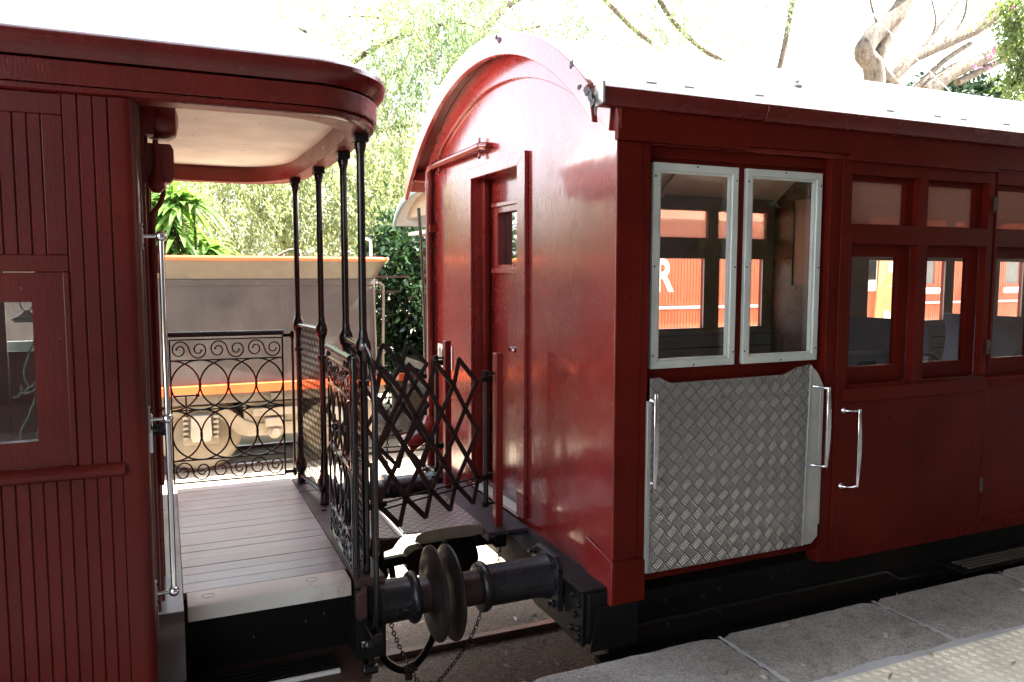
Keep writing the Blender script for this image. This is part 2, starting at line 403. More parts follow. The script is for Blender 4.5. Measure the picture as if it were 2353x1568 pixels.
def gravel_mat():
    m, nt, b, _ = newmat('ballast_soil'); P = coords(nt)
    v = N(nt, 'ShaderNodeTexVoronoi'); v.inputs['Scale'].default_value = 70; nt.links.new(P, v.inputs['Vector'])
    n1 = noise(nt, P, 1.3, 6, .6); n2 = noise(nt, P, 160, 3, .7)
    sep = N(nt, 'ShaderNodeSeparateColor'); nt.links.new(v.outputs['Color'], sep.inputs[0])
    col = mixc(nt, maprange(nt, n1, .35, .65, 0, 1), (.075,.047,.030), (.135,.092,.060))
    col = mixc(nt, math_(nt, 'MULTIPLY', sep.outputs[0], .45), col, (.34,.27,.20))
    col = mixc(nt, maprange(nt, n2, .5, .7, 0, .6), col, (.06,.045,.035))
    moss = maprange(nt, noise(nt, P, 2.8, 5, .6), .55, .68, 0, .55)
    col = mixc(nt, moss, col, (.10,.11,.045))
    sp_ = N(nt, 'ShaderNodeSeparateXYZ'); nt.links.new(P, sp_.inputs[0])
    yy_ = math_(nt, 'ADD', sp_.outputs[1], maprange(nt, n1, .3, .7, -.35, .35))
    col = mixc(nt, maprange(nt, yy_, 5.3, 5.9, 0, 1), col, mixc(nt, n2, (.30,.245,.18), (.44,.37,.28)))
    nt.links.new(col, b.inputs['Base Color']); b.inputs['Roughness'].default_value = .95
    nb = bump(nt, None, v.outputs['Distance'], .9, .012); nt.links.new(bump(nt, None, n2, .6, .004, nb), b.inputs['Normal']); return m
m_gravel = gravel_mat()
m_rail = paint('rail_steel', (.12,.07,.055), .35, .4, .2, 0, stretch=(1,9,9), metal=.5)
m_sleeper = simple('weathered_sleeper', (.10,.08,.06), .9, 0, 0, .4, 30)
def leaf_mat(name, c1, c2, rough=.45, trans=.35):
    m, nt, b, out = newmat(name); P = coords(nt)
    n1 = noise(nt, P, 2.4, 3, .6); n2 = noise(nt, P, 16, 2, .5)
    f = math_(nt, 'MULTIPLY', math_(nt, 'ADD', maprange(nt, n1, .35, .65, 0, 1), maprange(nt, n2, .3, .7, 0, 1)), .5)
    col = mixc(nt, f, c1, c2); nt.links.new(col, b.inputs['Base Color']); b.inputs['Roughness'].default_value = rough
    t = N(nt, 'ShaderNodeBsdfTranslucent'); nt.links.new(mixc(nt, .5, col, (c2[0]*1.6, c2[1]*1.6, c2[2]*.8)), t.inputs[0])
    mx = N(nt, 'ShaderNodeMixShader'); mx.inputs[0].default_value = trans
    nt.links.new(b.outputs[0], mx.inputs[1]); nt.links.new(t.outputs[0], mx.inputs[2]); nt.links.new(mx.outputs[0], out.inputs[0]); return m
m_leafpale = leaf_mat('pale_willow_leaves', (.18,.23,.12), (.40,.43,.26), .5, .5)
m_leaffine = leaf_mat('fine_feathery_leaves', (.07,.12,.06), (.20,.27,.15), .5, .42)
m_leafpalm = leaf_mat('strappy_green_leaves', (.05,.12,.025), (.17,.30,.07), .35, .35)
m_leafdark = leaf_mat('glossy_dark_leaves', (.012,.035,.014), (.04,.085,.03), .28, .12)
m_leafvine = leaf_mat('vine_leaves', (.05,.09,.03), (.14,.19,.05), .4, .35)
def bark_mat():
    m, nt, b, _ = newmat('tree_bark'); P = coords(nt)
    n1 = noise(nt, P, 7, 8, .75, (1,1,.45)); n2 = noise(nt, P, 1.2, 4, .6)
    col = ramp(nt, n1, [(.34,(.012,.009,.007)),(.50,(.060,.044,.030)),(.68,(.13,.105,.075))])
    col = mixc(nt, maprange(nt, n2, .4, .65, 0, .5), col, (.055,.045,.03))
    nt.links.new(col, b.inputs['Base Color']); b.inputs['Roughness'].default_value = .95
    bump(nt, b, n1, 1.0, .08); return m
m_bark = bark_mat()
def bark2():
    m, nt, b, _ = newmat('pale_tree_bark'); P = coords(nt)
    n1 = noise(nt, P, 9, 8, .75, (1,1,.4)); col = ramp(nt, n1, [(.34,(.04,.03,.02)),(.48,(.12,.092,.065)),(.68,(.22,.18,.135))])
    nt.links.new(col, b.inputs['Base Color']); b.inputs['Roughness'].default_value = .95
    bump(nt, b, n1, 1.0, .06); return m
m_bark2 = bark2()
m_twig = simple('pale_twigs', (.12,.09,.06), .85)
m_deadleaf = simple('dry_fallen_leaves', (.42,.34,.25), .7)
m_rope = simple('grey_rope', (.22,.24,.20), .8)
m_lilacpaint = paint('lilac_grey_plate', (.095,.08,.086), .35, .2, .1, .2)
m_awn = simple('awning_boards', (.10,.09,.08), .8)
m_shadewall = simple('shade_wall', (.12,.10,.085), .8)
m_hedge = None

# ------------------------------------------------------------------ the setting
g = MB()
xs = [-60,-20,-8,-4,0,2,4,8,16,30,80]; ys = [-20,2.6,3,4,5,6,8,10,14,20,40,90]
for i in range(len(xs)-1):
    for j in range(len(ys)-1):
        g.quad((xs[i],ys[j],-2.458),(xs[i+1],ys[j],-2.458),(xs[i+1],ys[j+1],-2.458),(xs[i],ys[j+1],-2.458))
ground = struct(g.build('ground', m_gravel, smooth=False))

# platform: body, edge slabs with joints, tactile strip
p_ = MB().box(-22, 34, -6, 2.66, -2.6, -1.64)
struct(p_.build('platform', m_mortar))
sl_ = MB(); joints = [-8,-5.2,-4.2,-3.25,-2.3,-1.35,-.4,.55,1.235,2.187,3.118,4.045,4.97,5.9,6.83,7.76,8.7,16]
random.seed(3)
for a, b in zip(joints[:-1], joints[1:]):
    dz = random.uniform(-.003,.003); e = 2.69+random.uniform(-.006,.006)
    n = max(2, int((b-a)/.06)); top = []
    pts = [(a+.008+(b-a-.016)*i/n, e+random.uniform(-.004,.004)-(.03 if i in (0,n) else 0)) for i in range(n+1)]
    poly = pts+[(b-.008, 2.205), (a+.008, 2.205)]
    sl_.prism(poly, 'z', -1.80, -1.600+dz)
o = struct(sl_.build('platform_edge_paving', m_stone, bev=.008)); 
gr = MB(); random.seed(5)
for j in joints[1:-1]:                                      # mortar smeared along the joints
    n = 26; L_ = []; R_ = []
    for i in range(n+1):
        y = 2.2+(.475)*i/n; w = .006+random.random()*.016*(1 if i < n*.9 else .3)
        L_.append((j-w-random.random()*.008, y)); R_.append((j+w*.6, y))
    for i in range(n):
        gr.quad((*L_[i],-1.5945),(*R_[i],-1.5945),(*R_[i+1],-1.5945),(*L_[i+1],-1.5945))
n = 300; prev = None
for i in range(n+1):
    x = -4+14*i/n; w = .018+.014*math.sin(x*3.1)*math.sin(x*7.7)+random.random()*.012
    cur = ((x,2.186,-1.5935),(x,2.2+w,-1.5935))
    if prev: gr.quad(prev[0],cur[0],cur[1],prev[1])
    prev = cur
gr.build('mortar', m_mortar, o)
pv = MB(); tl = .30
for i in range(-20, 30):
    for k in range(2):
        x0 = 2.33+i*tl; y1 = 2.186-k*tl
        pv.box(x0+.0015, x0+tl-.0015, y1-tl+.0015, y1-.0015, -1.63, -1.592)
for i in range(0, 14):
    for k in range(1):
        for a in range(6):
            for c in range(6):
                x = 2.03+i*tl+.025+a*.05; y = 2.186-.025-c*.05
                if 1.8 < x < 6: pv.lathe((x,y,-1.5925),(x,y,-1.5),[(0,.0175),(.0035,.0165),(.006,.0125)],12)
struct(pv.build('tactile_paving', m_tactile))
struct(MB().box(-22,34,-6,1.585,-1.645,-1.605).build('platform_paving', m_stone))

def rail(y, x0=-30, x1=30, label=''):
    pr = [(-.065,0),(.065,0),(.065,.012),(.012,.025),(.010,.085),(.034,.098),(.034,.125),(.028,.132),(-.028,.132),(-.034,.125),(-.034,.098),(-.010,.085),(-.012,.025),(-.065,.012)]
    b = MB().prism([(y+a, -2.545+c) for a, c in pr], 'x', x0, x1)
    return tag(b.build('rail', m_rail), label, 'rail', 'running rails')
rail(3.59, label='rusty running rail nearest the platform under the carriages')
rail(4.71, label='worn running rail under the buffers between the two carriages, red stripe of rust')
rail(10.35, label='running rail under the wheels of the grey tender, nearer of its pair')
rail(11.45, label='running rail under the grey tender, farther of its pair')
sp = MB()
for i in range(-16, 24):
    sp.box(i*.7+.1, i*.7+.32, 10.0, 11.8, -2.6, -2.50)
struct(sp.build('sleepers', m_sleeper))

# unseen awning and wall, added behind the viewer to shade the near side
aw = thing('unseen_awning', (3,0,-1.6), 'unseen awning added over the platform for shade', 'awning')
MB().box(-4.5,34,-3.2,3.35,4.2,4.3).build('awning_roof', m_awn, aw)
b = MB()
for x in (-4,8.5,13): b.box(x-.07,x+.07,-1.2,-1.06,-1.6,4.2)
islands(b, 'post', m_awn, aw)
sb = thing('unseen_wall', (3,-3.3,-1.6), 'unseen wall added behind the platform to darken the near side', 'building')
b = MB().box(-2.5,34,-3.6,-3.2,-1.6,4.19)
b.build('wall', m_shadewall, sb)

# ------------------------------------------------------------------ right carriage
Y0, Y1, XE, SOLE = 2.88, 5.48, 1.762, -1.462
RC = thing('railway_carriage', (6,4.18,-2.42), 'dark red clerestory-less passenger carriage with arched end and aluminium window frames', 'carriage')
RC['label'] = 'dark red carriage at the right with arched end wall, pale window frames and chequered ramp'
XR = 13.0
# --- roof (centre y 4.19, apex 1.265, R 1.96)
RY, RZ, RR = 4.19, 1.265, 1.96
def arcz(y, R_=RR, top=RZ, cy=RY): return top-R_+math.sqrt(max(R_*R_-(y-cy)**2, 0))
ys_ = np.linspace(2.895, 5.62, 41)
poly = [(y, arcz(y)) for y in ys_]+[(y, arcz(y)-.035) for y in ys_[::-1]]
MB().prism(poly, 'x', 1.655, XR).build('roof', m_roof, RC)
# ring board at the roof end
poly = [(y, arcz(y)+.006) for y in ys_]+[(y, arcz(y, 1.90, RZ-.105)) for y in np.linspace(5.60, 2.86, 41)]
MB().prism(poly, 'x', 1.625, 1.653).build('roof_end_board', m_redend, RC, .003)
sf = [(y, arcz(y)-.038) for y in ys_]+[(y, arcz(y)-.05) for y in ys_[::-1]]
MB().prism(sf, 'x', 1.655, XE+.02).build('roof_soffit', m_red, RC)
random.seed(21)
for (hx,hy_,hr) in ((1146,93,.020),(1140,86,.010),(1313,147,.018),(1331,199,.012),(1349,207,.022),(1357,222,.022),(1362,236,.018)):
    d_ = CR*((hx-1176.5)/1799.2)-CU*((hy_-784)/1799.2)+CF; c_ = d_*(1.6235/d_.x); n_ = 11
    rr_ = [hr*random.uniform(.45,1.2) for _ in range(n_)]
    MB().prism([(c_.y+rr_[k]*1.3*math.cos(k*2*math.pi/n_), c_.z+rr_[k]*math.sin(k*2*math.pi/n_)) for k in range(n_)],'x',1.6215,1.6245).build('rust_hole', m_iron, RC)
# --- near gutter
gp = [(2.905,.752),(2.835,.766),(2.815,.758),(2.812,.735),(2.835,.690),(2.85,.684),(2.905,.690)]
MB().prism(gp, 'x', 1.652, 2.50).prism([(a-.004,c-.002) for a,c in gp], 'x', 2.502, XR).build('gutter', m_redroof, RC, .003)
gp2 = [(8.37-a, c-.03) for a, c in gp]
MB().prism(gp2, 'x', 1.66, XR).build('gutter', m_redroof, RC)
MB().prism([(2.80,.772),(2.83,.775),(2.9,.74),(2.895,.65),(2.87,.63),(2.86,.68),(2.80,.69)],'x',1.640,1.650).build('gutter_end_cap', m_alu2, RC, label='dented bare metal gutter end')
# --- end wall with door opening
top = [(y, arcz(y)-.06) for y in np.linspace(Y1, Y0, 33)]
dy0, dy1, dz0, dz1 = 3.865, 4.565, -1.335, .575
b = MB()
wl = lambda a, c: [(y, arcz(y)-.06) for y in np.linspace(c, a, 14)]
b.prism([(Y0+.115,SOLE+.01),(dy0,SOLE+.01)]+wl(Y0+.115, dy0), 'x', XE, XE+.05)
b.prism([(dy1,SOLE+.01),(Y1,SOLE+.01)]+wl(dy1, Y1), 'x', XE, XE+.05)
b.prism([(dy0,dz1),(dy1,dz1)]+wl(dy0, dy1), 'x', XE, XE+.05)
b.prism([(dy0,SOLE+.01),(dy1,SOLE+.01),(dy1,dz0),(dy0,dz0)], 'x', XE, XE+.05)
b.build('end_wall', m_redend, RC)
MB().prism([(Y0+.002,SOLE+.01),(Y0+.112,SOLE+.01),(Y0+.112,arcz(Y0+.11)-.06),(Y0+.002,.70)], 'x', XE-.004, XE+.05).build('corner_board', m_redend, RC, .003)
# arched upper board, 20 mm proud
iy = np.linspace(5.47, 2.92, 41)
def inz(y): return 1.055-2.03+math.sqrt(2.03**2-(y-4.2)**2)
poly = [(y, arcz(y)-.052) for y in np.linspace(2.90, 5.47, 41)]+[(y, min(inz(y), arcz(y)-.06)) for y in iy]
MB().prism(poly, 'x', XE-.022, XE-.001).build('arched_board', m_redend, RC, .003)
# door case and recess
fr = MB().prism([(dy1,.575),(dy1+.055,.64),(dy0-.1,.64),(dy0,.575)][::1], 'x', XE-.022, XE-.001)
fr.prism([(dy0-.001,.575),(dy0-.1,.64),(dy0-.1,-1.33),(dy0-.001,-1.33)], 'x', XE-.024, XE-.001)
fr.prism([(dy1,.575),(dy1+.055,.64),(dy1+.055,-1.33),(dy1,-1.33)], 'x', XE-.020, XE-.001)
fr.build('door_frame', m_redend, RC, .003)
jm = MB().box(XE+.051,XE+.16,dy1-.001,dy1+.03,dz0,dz1).box(XE+.051,XE+.16,dy0-.03,dy0+.001,dz0,dz1).box(XE+.051,XE+.16,dy0-.03,dy1+.03,dz1,dz1+.03)
jm.box(XE+.05,XE+.075,dy1-.05,dy1-.0015,dz0,dz1-.0015).box(XE+.078,XE+.10,dy1-.025,dy1-.0015,dz0,dz1-.0015)
islands(jm, 'door_jamb', m_red, RC, .002)
dr = thing('door', (XE+.12,4.2,dz0), None, None); del_ = dr
for k in ('label','category'): 
    if k in dr: del dr[k]
dr.parent = RC; dr.matrix_parent_inverse = parent_world(RC).inverted()
lw0, lw1, lz0, lz1 = 3.95, 4.385, .047, .365
MB().wall(dy0, dy1, dz0+.025, dz1, XE+.105, XE+.145, [(lw0,lw1,lz0,lz1)], 'x').build('leaf', m_redend, dr)
MB().wall(lw0-.055, lw1+.055, lz0-.03, lz1+.035, XE+.085, XE+.104, [(lw0+.004,lw1-.004,lz0+.004,lz1-.004)], 'x').box(XE+.07,XE+.104,lw0-.06,lw1+.065,lz1+.03,lz1+.055).box(XE+.07,XE+.104,lw0-.06,lw1+.065,lz0-.045,lz0-.015).build('window_frame', m_redend, dr, .003)
MB().box(XE+.122,XE+.128,lw0,lw1,lz0,lz1).build('pane', m_glassr, dr)
MB().tube([(XE+.104,4.14,-.435),(XE+.06,4.14,-.435),(XE+.052,4.13,-.437),(XE+.05,4.05,-.44)], .011, 10).build('handle', m_chrome, dr)
MB().box(XE-.015,XE+.104,dy0+.001,dy1-.001,-1.345,-1.322).box(XE+.08,XE+.104,dy0+.001,dy1-.001,-1.322,-1.30).build('threshold', m_alu, RC, .002)
# --- near side: corner post, bottom block, posts
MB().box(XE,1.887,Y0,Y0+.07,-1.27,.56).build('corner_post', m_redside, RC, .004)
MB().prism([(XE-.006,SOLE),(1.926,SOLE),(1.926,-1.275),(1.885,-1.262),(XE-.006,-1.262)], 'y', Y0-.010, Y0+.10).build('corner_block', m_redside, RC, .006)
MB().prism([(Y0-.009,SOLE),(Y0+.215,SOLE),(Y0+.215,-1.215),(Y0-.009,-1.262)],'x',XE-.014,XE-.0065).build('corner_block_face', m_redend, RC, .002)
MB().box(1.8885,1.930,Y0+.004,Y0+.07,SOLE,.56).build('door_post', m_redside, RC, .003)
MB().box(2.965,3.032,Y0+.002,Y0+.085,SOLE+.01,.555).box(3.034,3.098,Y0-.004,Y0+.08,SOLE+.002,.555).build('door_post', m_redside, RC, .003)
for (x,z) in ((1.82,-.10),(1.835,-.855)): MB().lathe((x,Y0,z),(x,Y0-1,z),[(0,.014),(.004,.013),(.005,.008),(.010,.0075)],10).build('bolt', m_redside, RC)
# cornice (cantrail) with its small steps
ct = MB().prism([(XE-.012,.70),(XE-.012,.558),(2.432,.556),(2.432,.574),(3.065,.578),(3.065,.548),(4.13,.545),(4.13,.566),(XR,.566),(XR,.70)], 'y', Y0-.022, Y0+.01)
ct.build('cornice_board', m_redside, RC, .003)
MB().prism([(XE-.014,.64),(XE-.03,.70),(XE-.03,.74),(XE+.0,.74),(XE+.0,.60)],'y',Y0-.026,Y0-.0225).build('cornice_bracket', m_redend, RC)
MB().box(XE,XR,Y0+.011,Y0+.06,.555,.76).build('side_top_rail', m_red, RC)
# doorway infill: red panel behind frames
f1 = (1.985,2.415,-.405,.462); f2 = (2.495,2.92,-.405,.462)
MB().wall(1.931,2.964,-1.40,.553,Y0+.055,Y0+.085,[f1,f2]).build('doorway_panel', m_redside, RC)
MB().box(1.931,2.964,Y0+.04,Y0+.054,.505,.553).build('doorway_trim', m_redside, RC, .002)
def alu_frame(x0,x1,z0,z1):
    y = Y0+.030; w = .034
    e = thing('window', ((x0+x1)/2,y,z0), None, None); e.parent = RC; e.matrix_parent_inverse = parent_world(RC).inverted()
    m = MB()
    for (a,b,c,d) in (((x0,z0),(x1,z0),(x1-w,z0+w),(x0+w,z0+w)),((x1,z0),(x1,z1),(x1-w,z1-w),(x1-w,z0+w)),((x1,z1),(x0,z1),(x0+w,z1-w),(x1-w,z1-w)),((x0,z1),(x0,z0),(x0+w,z0+w),(x0+w,z1-w))):
        c_ = [(a[0],a[1]),(b[0],b[1]),(c[0],c[1]),(d[0],d[1])]
        m.prism(c_, 'y', y, y+.024)
    m.build('frame', m_alu, e, .003)
    m2 = MB()
    w2 = .012
    m2.wall(x0+w-.001-w2*0, x1-w+.001, z0+w-.001, z1-w+.001, y+.008, y+.028, [(x0+w+w2*.8,x1-w-w2*.8,z0+w+w2*.8,z1-w-w2*.8)])
    m2.build('inner_bead', m_alu, e)
    MB().box(x0+w-.002,x1-w+.002,y+.0285,y+.034,z0+w-.002,z1-w+.002).build('pane', m_glass, e)
    s_ = MB()
    for (x,z) in ((x0+.01,z0+.06),(x0+.01,(z0+z1)/2),(x0+.01,z1-.06),(x1-.01,z0+.06),(x1-.01,(z0+z1)/2),(x1-.01,z1-.06),((x0+x1)/2,z0+.01),((x0+x1)/2,z1-.01)):
        s_.lathe((x,y,z),(x,y-1,z),[(0,.0045),(.0025,.003)],8)
    islands(s_, 'screw', m_iron, e)
alu_frame(1.964,2.428,-.424,.484); alu_frame(2.476,2.938,-.424,.484)
# chequer-plate ramp folded up in the doorway
RP = thing('ramp', (2.4,Y0-.01,-1.35), None, None); RP.parent = RC; RP.matrix_parent_inverse = parent_world(RC).inverted()
MB().prism([(1.941,-.462),(1.985,-.458),(2.047,-.486),(2.695,-.482),(2.775,-.452),(2.862,-.44),(2.840,-1.342),(1.928,-1.342)], 'y', Y0-.008, Y0+.002).build('tread_plate', m_tread, RP, .001)
fl = MB().add([(2.863,Y0-.006,-.44),(2.90,Y0-.016,-.48),(2.935,Y0-.024,-.55),(2.925,Y0-.024,-1.30),(2.895,Y0-.016,-1.335),(2.841,Y0-.006,-1.342),
               (2.863,Y0+.002,-.44),(2.90,Y0-.008,-.48),(2.935,Y0-.016,-.55),(2.925,Y0-.016,-1.30),(2.895,Y0-.008,-1.335),(2.841,Y0+.002,-1.342)],
              [(5,4,3,2,1,0),(6,7,8,9,10,11),(0,1,7,6),(1,2,8,7),(2,3,9,8),(3,4,10,9),(4,5,11,10),(5,0,6,11)])
fl.box(2.918,2.938,Y0-.022,Y0+.03,-1.24,-.553)
fl.build('side_flange', m_alu2, RP, .001)
w_ = []; random.seed(2)
for i in range(60):
    t = i/59; w_.append((2.863-.022*t+random.uniform(-.0012,.0012), Y0-.010, -.445-.895*t))
MB().tube(w_, [random.uniform(.003,.0065) for _ in w_], 6).build('weld_bead', m_alu2, RP)
MB().box(1.922,1.9405,Y0-.014,Y0+.002,-1.335,-.56).build('left_flange', m_alu2, RP, .002)
def bow_handle(name, par, x, zt, zb, xf, zf, side=1, plate=True):
    """chrome pull handle: flat tapering grip standing off two curved feet"""
    yg = Y0-.075
    e = thing(name, (x,yg,zb), None, None); e.parent = par; e.matrix_parent_inverse = parent_world(par).inverted()
    g_ = MB(); n = 16; L = []
    for i in range(n+1):
        t = i/n; z = zb+(zt-zb)*t; w = .007+.0065*math.sin(math.pi*t); yb = yg-.008*math.sin(math.pi*t)
        L.append([(x-w,yb-.006,z),(x+w,yb-.006,z),(x+w,yb+.006,z),(x-w,yb+.006,z)])
    vs_ = [p for q in L for p in q]; fs = [(0,3,2,1),(n*4,n*4+1,n*4+2,n*4+3)]
    for i in range(n):
        for k in range(4):
            l = (k+1)%4; fs.append((i*4+k,i*4+l,(i+1)*4+l,(i+1)*4+k))
    g_.add(vs_, fs).build('grip', m_chrome, e, .003)
    for z, zz in ((zt-.008, zf[0]), (zb+.008, zf[1])):
        f_ = MB().tube([(xf,Y0-.012,zz),(xf+.01*side,Y0-.03,zz),((x+xf)/2,yg+.01,(z+zz)/2),(x,yg,z)], [.009,.0075,.007,.007], 10)
        f_.lathe((xf,Y0,zz),(xf,Y0-1,zz),[(0,.019),(.006,.018),(.014,.010)],16)
        f_.build('foot', m_chrome, e)
k98 = (Y0-.075)/Y0
bow_handle('handle', RP, 1.972*k98, -.529*k98, -.962*k98, 1.955, (-.56,-.93))
bow_handle('handle', RP, 2.992*k98, -.558*k98, -.966*k98, 2.893, (-.549,-.94))
bow_handle('handle', RC, 3.206*k98, -.684*k98, -1.09*k98, 3.096, (-.683,-1.07))
# --- side to the right: lower panels, sashes
side_x = [(3.099,4.135),(4.175,5.22),(5.26,6.3),(6.34,7.4),(7.44,8.5),(8.54,9.6)]
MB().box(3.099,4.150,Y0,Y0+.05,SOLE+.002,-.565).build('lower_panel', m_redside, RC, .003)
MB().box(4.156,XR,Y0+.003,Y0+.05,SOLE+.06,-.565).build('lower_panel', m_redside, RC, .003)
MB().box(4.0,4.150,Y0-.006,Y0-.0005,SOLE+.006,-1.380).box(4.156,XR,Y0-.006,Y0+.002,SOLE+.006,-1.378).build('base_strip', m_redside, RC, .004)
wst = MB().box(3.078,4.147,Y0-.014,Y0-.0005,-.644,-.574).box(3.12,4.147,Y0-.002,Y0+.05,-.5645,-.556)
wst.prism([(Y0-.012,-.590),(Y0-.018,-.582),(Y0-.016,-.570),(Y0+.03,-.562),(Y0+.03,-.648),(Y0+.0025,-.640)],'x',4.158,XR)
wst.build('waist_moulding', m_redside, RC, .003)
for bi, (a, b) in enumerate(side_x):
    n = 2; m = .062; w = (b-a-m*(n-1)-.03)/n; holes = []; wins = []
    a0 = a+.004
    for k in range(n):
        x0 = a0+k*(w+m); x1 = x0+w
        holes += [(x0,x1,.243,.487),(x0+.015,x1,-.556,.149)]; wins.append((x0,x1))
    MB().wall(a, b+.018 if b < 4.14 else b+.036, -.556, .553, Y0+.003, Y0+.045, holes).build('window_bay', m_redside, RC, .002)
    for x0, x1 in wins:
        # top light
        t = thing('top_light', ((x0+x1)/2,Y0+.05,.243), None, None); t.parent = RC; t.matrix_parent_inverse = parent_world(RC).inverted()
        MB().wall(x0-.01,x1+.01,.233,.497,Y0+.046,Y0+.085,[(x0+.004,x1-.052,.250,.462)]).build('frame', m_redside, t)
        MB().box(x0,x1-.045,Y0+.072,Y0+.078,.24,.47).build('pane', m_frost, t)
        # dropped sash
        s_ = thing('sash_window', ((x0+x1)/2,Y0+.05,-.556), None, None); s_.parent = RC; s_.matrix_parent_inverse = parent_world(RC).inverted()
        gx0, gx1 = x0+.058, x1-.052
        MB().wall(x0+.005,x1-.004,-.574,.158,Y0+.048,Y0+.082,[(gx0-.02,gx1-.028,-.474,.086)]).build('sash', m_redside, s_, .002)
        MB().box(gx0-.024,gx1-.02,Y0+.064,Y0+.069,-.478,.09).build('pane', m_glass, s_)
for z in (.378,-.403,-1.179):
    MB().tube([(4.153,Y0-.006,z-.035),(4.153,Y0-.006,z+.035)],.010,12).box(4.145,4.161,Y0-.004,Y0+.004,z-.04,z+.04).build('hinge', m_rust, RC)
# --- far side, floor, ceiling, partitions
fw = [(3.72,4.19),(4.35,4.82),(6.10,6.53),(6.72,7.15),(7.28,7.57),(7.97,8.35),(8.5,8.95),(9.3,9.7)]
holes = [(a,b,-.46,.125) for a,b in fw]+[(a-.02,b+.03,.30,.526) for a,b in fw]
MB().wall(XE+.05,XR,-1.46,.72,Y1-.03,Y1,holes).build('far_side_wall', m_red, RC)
MB().wall(XE+.05,XR,-.52,.95,Y1-.045,Y1-.0305,holes).build('interior_boards', m_inner, RC)
b = MB()
for i in range(7): b.box(XE+.05,XR,Y1-.052,Y1-.0455,-.625-.11*i,-.525-.11*i)
b.box(XE+.05,XR,Y1-.058,Y1-.0455,-.520,-.49).build('interior_dado', m_lilac, RC, .002)
for a, c in fw:
    MB().box(a-.02,c+.03,Y1-.022,Y1-.016,.30,.526).build('far_top_light', m_frost, RC)
MB().box(XE+.05,XR,Y0+.09,Y1-.04,-1.33,-1.29).build('floor', m_wood, RC)
yy = np.linspace(Y0+.06,Y1-.06,20)
MB().prism([(y,arcz(y)-.19) for y in yy]+[(y,arcz(y)-.17) for y in yy[::-1]],'x',XE+.17,XR-.02).build('ceiling', m_cream, RC)
b = MB()
for x in (2.6,3.7,4.9,6.1,7.3,8.5): b.prism([(y,arcz(y)-.215) for y in yy]+[(y,arcz(y)-.188) for y in yy[::-1]],'x',x,x+.05)
b.box(XE+.2,XR,4.1,4.2,1.03,1.06)
islands(b, 'ceiling_rib', m_cream, RC)
MB().wall(4.72,Y1-.05,-1.29,1.0,4.93,4.97,[(4.78,5.2,-.1,.62)],'x').build('partition', m_wood, RC)
MB().box(4.945,4.955,4.78,5.2,-.1,.62).build('partition_pane', m_frost, RC)
MB().box(XR-.05,XR,Y0,Y1,SOLE,1.0).build('far_end_wall', m_red, RC)
# --- underframe
MB().box(1.80,XR,2.97,3.10,-1.74,-1.465).box(1.74,XR,2.88,3.0,-1.765,-1.742).build('solebar', m_iron, RC, .003)
MB().box(1.80,XR,5.30,5.42,-1.74,-1.465).box(1.8,XR,3.9,4.4,-1.7,-1.5).build('underframe', m_iron, RC)
b = MB()
for (x,z) in ((2.1,-1.53),(2.32,-1.55),(2.42,-1.53),(2.30,-1.63),(2.42,-1.64),(2.12,-1.65),(2.75,-1.52),(2.85,-1.50),(2.75,-1.61),(2.85,-1.60)): b.ball((x,2.968,z),.012)
islands(b, 'rivet', m_iron, RC)
hs = MB().prism([(2.90,-1.40),(3.78,-1.385),(5.40,-1.39),(5.42,-1.57),(3.75,-1.57),(3.45,-1.66),(2.96,-1.66),(2.90,-1.60)],'x',1.655,1.79)
hs.prism([(2.905,-1.385),(3.79,-1.372),(3.79,-1.384),(2.905,-1.397)],'x',1.62,1.77)
hs.box(1.64,1.654,2.93,3.10,-1.655,-1.405)
hs.build('headstock', m_iron, RC, .003)
b = MB()
for (y,z) in ((3.02,-1.44),(2.965,-1.47),(3.00,-1.53),(2.965,-1.58),(3.03,-1.60),(2.96,-1.62)): b.ball((1.639,y,z),.016)
islands(b, 'rivet', m_iron, RC)
MB().prism([(1.655,-1.66),(1.9,-1.66),(1.9,-1.46),(1.70,-1.46)],'y',2.885,2.897).build('gusset', m_iron, RC)
for yb in (3.25, 4.97):
    bf = thing('buffer', (1.64,yb,-1.435), None, None); bf.parent = RC; bf.matrix_parent_inverse = parent_world(RC).inverted()
    MB().prism([(yb-.14,-1.56),(yb+.10,-1.56),(yb+.14,-1.52),(yb+.14,-1.35),(yb+.1,-1.31),(yb-.1,-1.31),(yb-.14,-1.35)],'x',1.61,1.638).build('base_flange', m_buffer, bf, .004)
    b = MB()
    for dy,dz in ((-.105,.09),(.105,.09),(-.105,-.095),(.105,-.09)):
        b.lathe((1.609,yb+dy,-1.435+dz),(1,yb+dy,-1.435+dz),[(0,.019),(.014,.019),(.015,.011),(.035,.010)],6)
    islands(b, 'bolt', m_buffer, bf)
    MB().lathe((1.609,yb,-1.435),(1,yb,-1.435),[(0,.108),(.03,.098),(.06,.094),(.30,.094),(.305,.109),(.315,.115),(.328,.115),(.340,.107),(.343,.080)],36).build('casing', m_buffer, bf)
    MB().lathe((1.27,yb,-1.435),(1,yb,-1.435),[(0,.078),(.13,.078),(.135,.06),(.14,.06)],32).build('plunger', m_rod, bf)
    MB().lathe((1.150,yb,-1.435),(1,yb,-1.435),[(-.02,.07),(-.008,.09),(0,.13),(.008,.205),(.014,.213),(.022,.212),(.030,.18),(.034,.1),(.035,.02)],44).build('head', m_disc, bf)
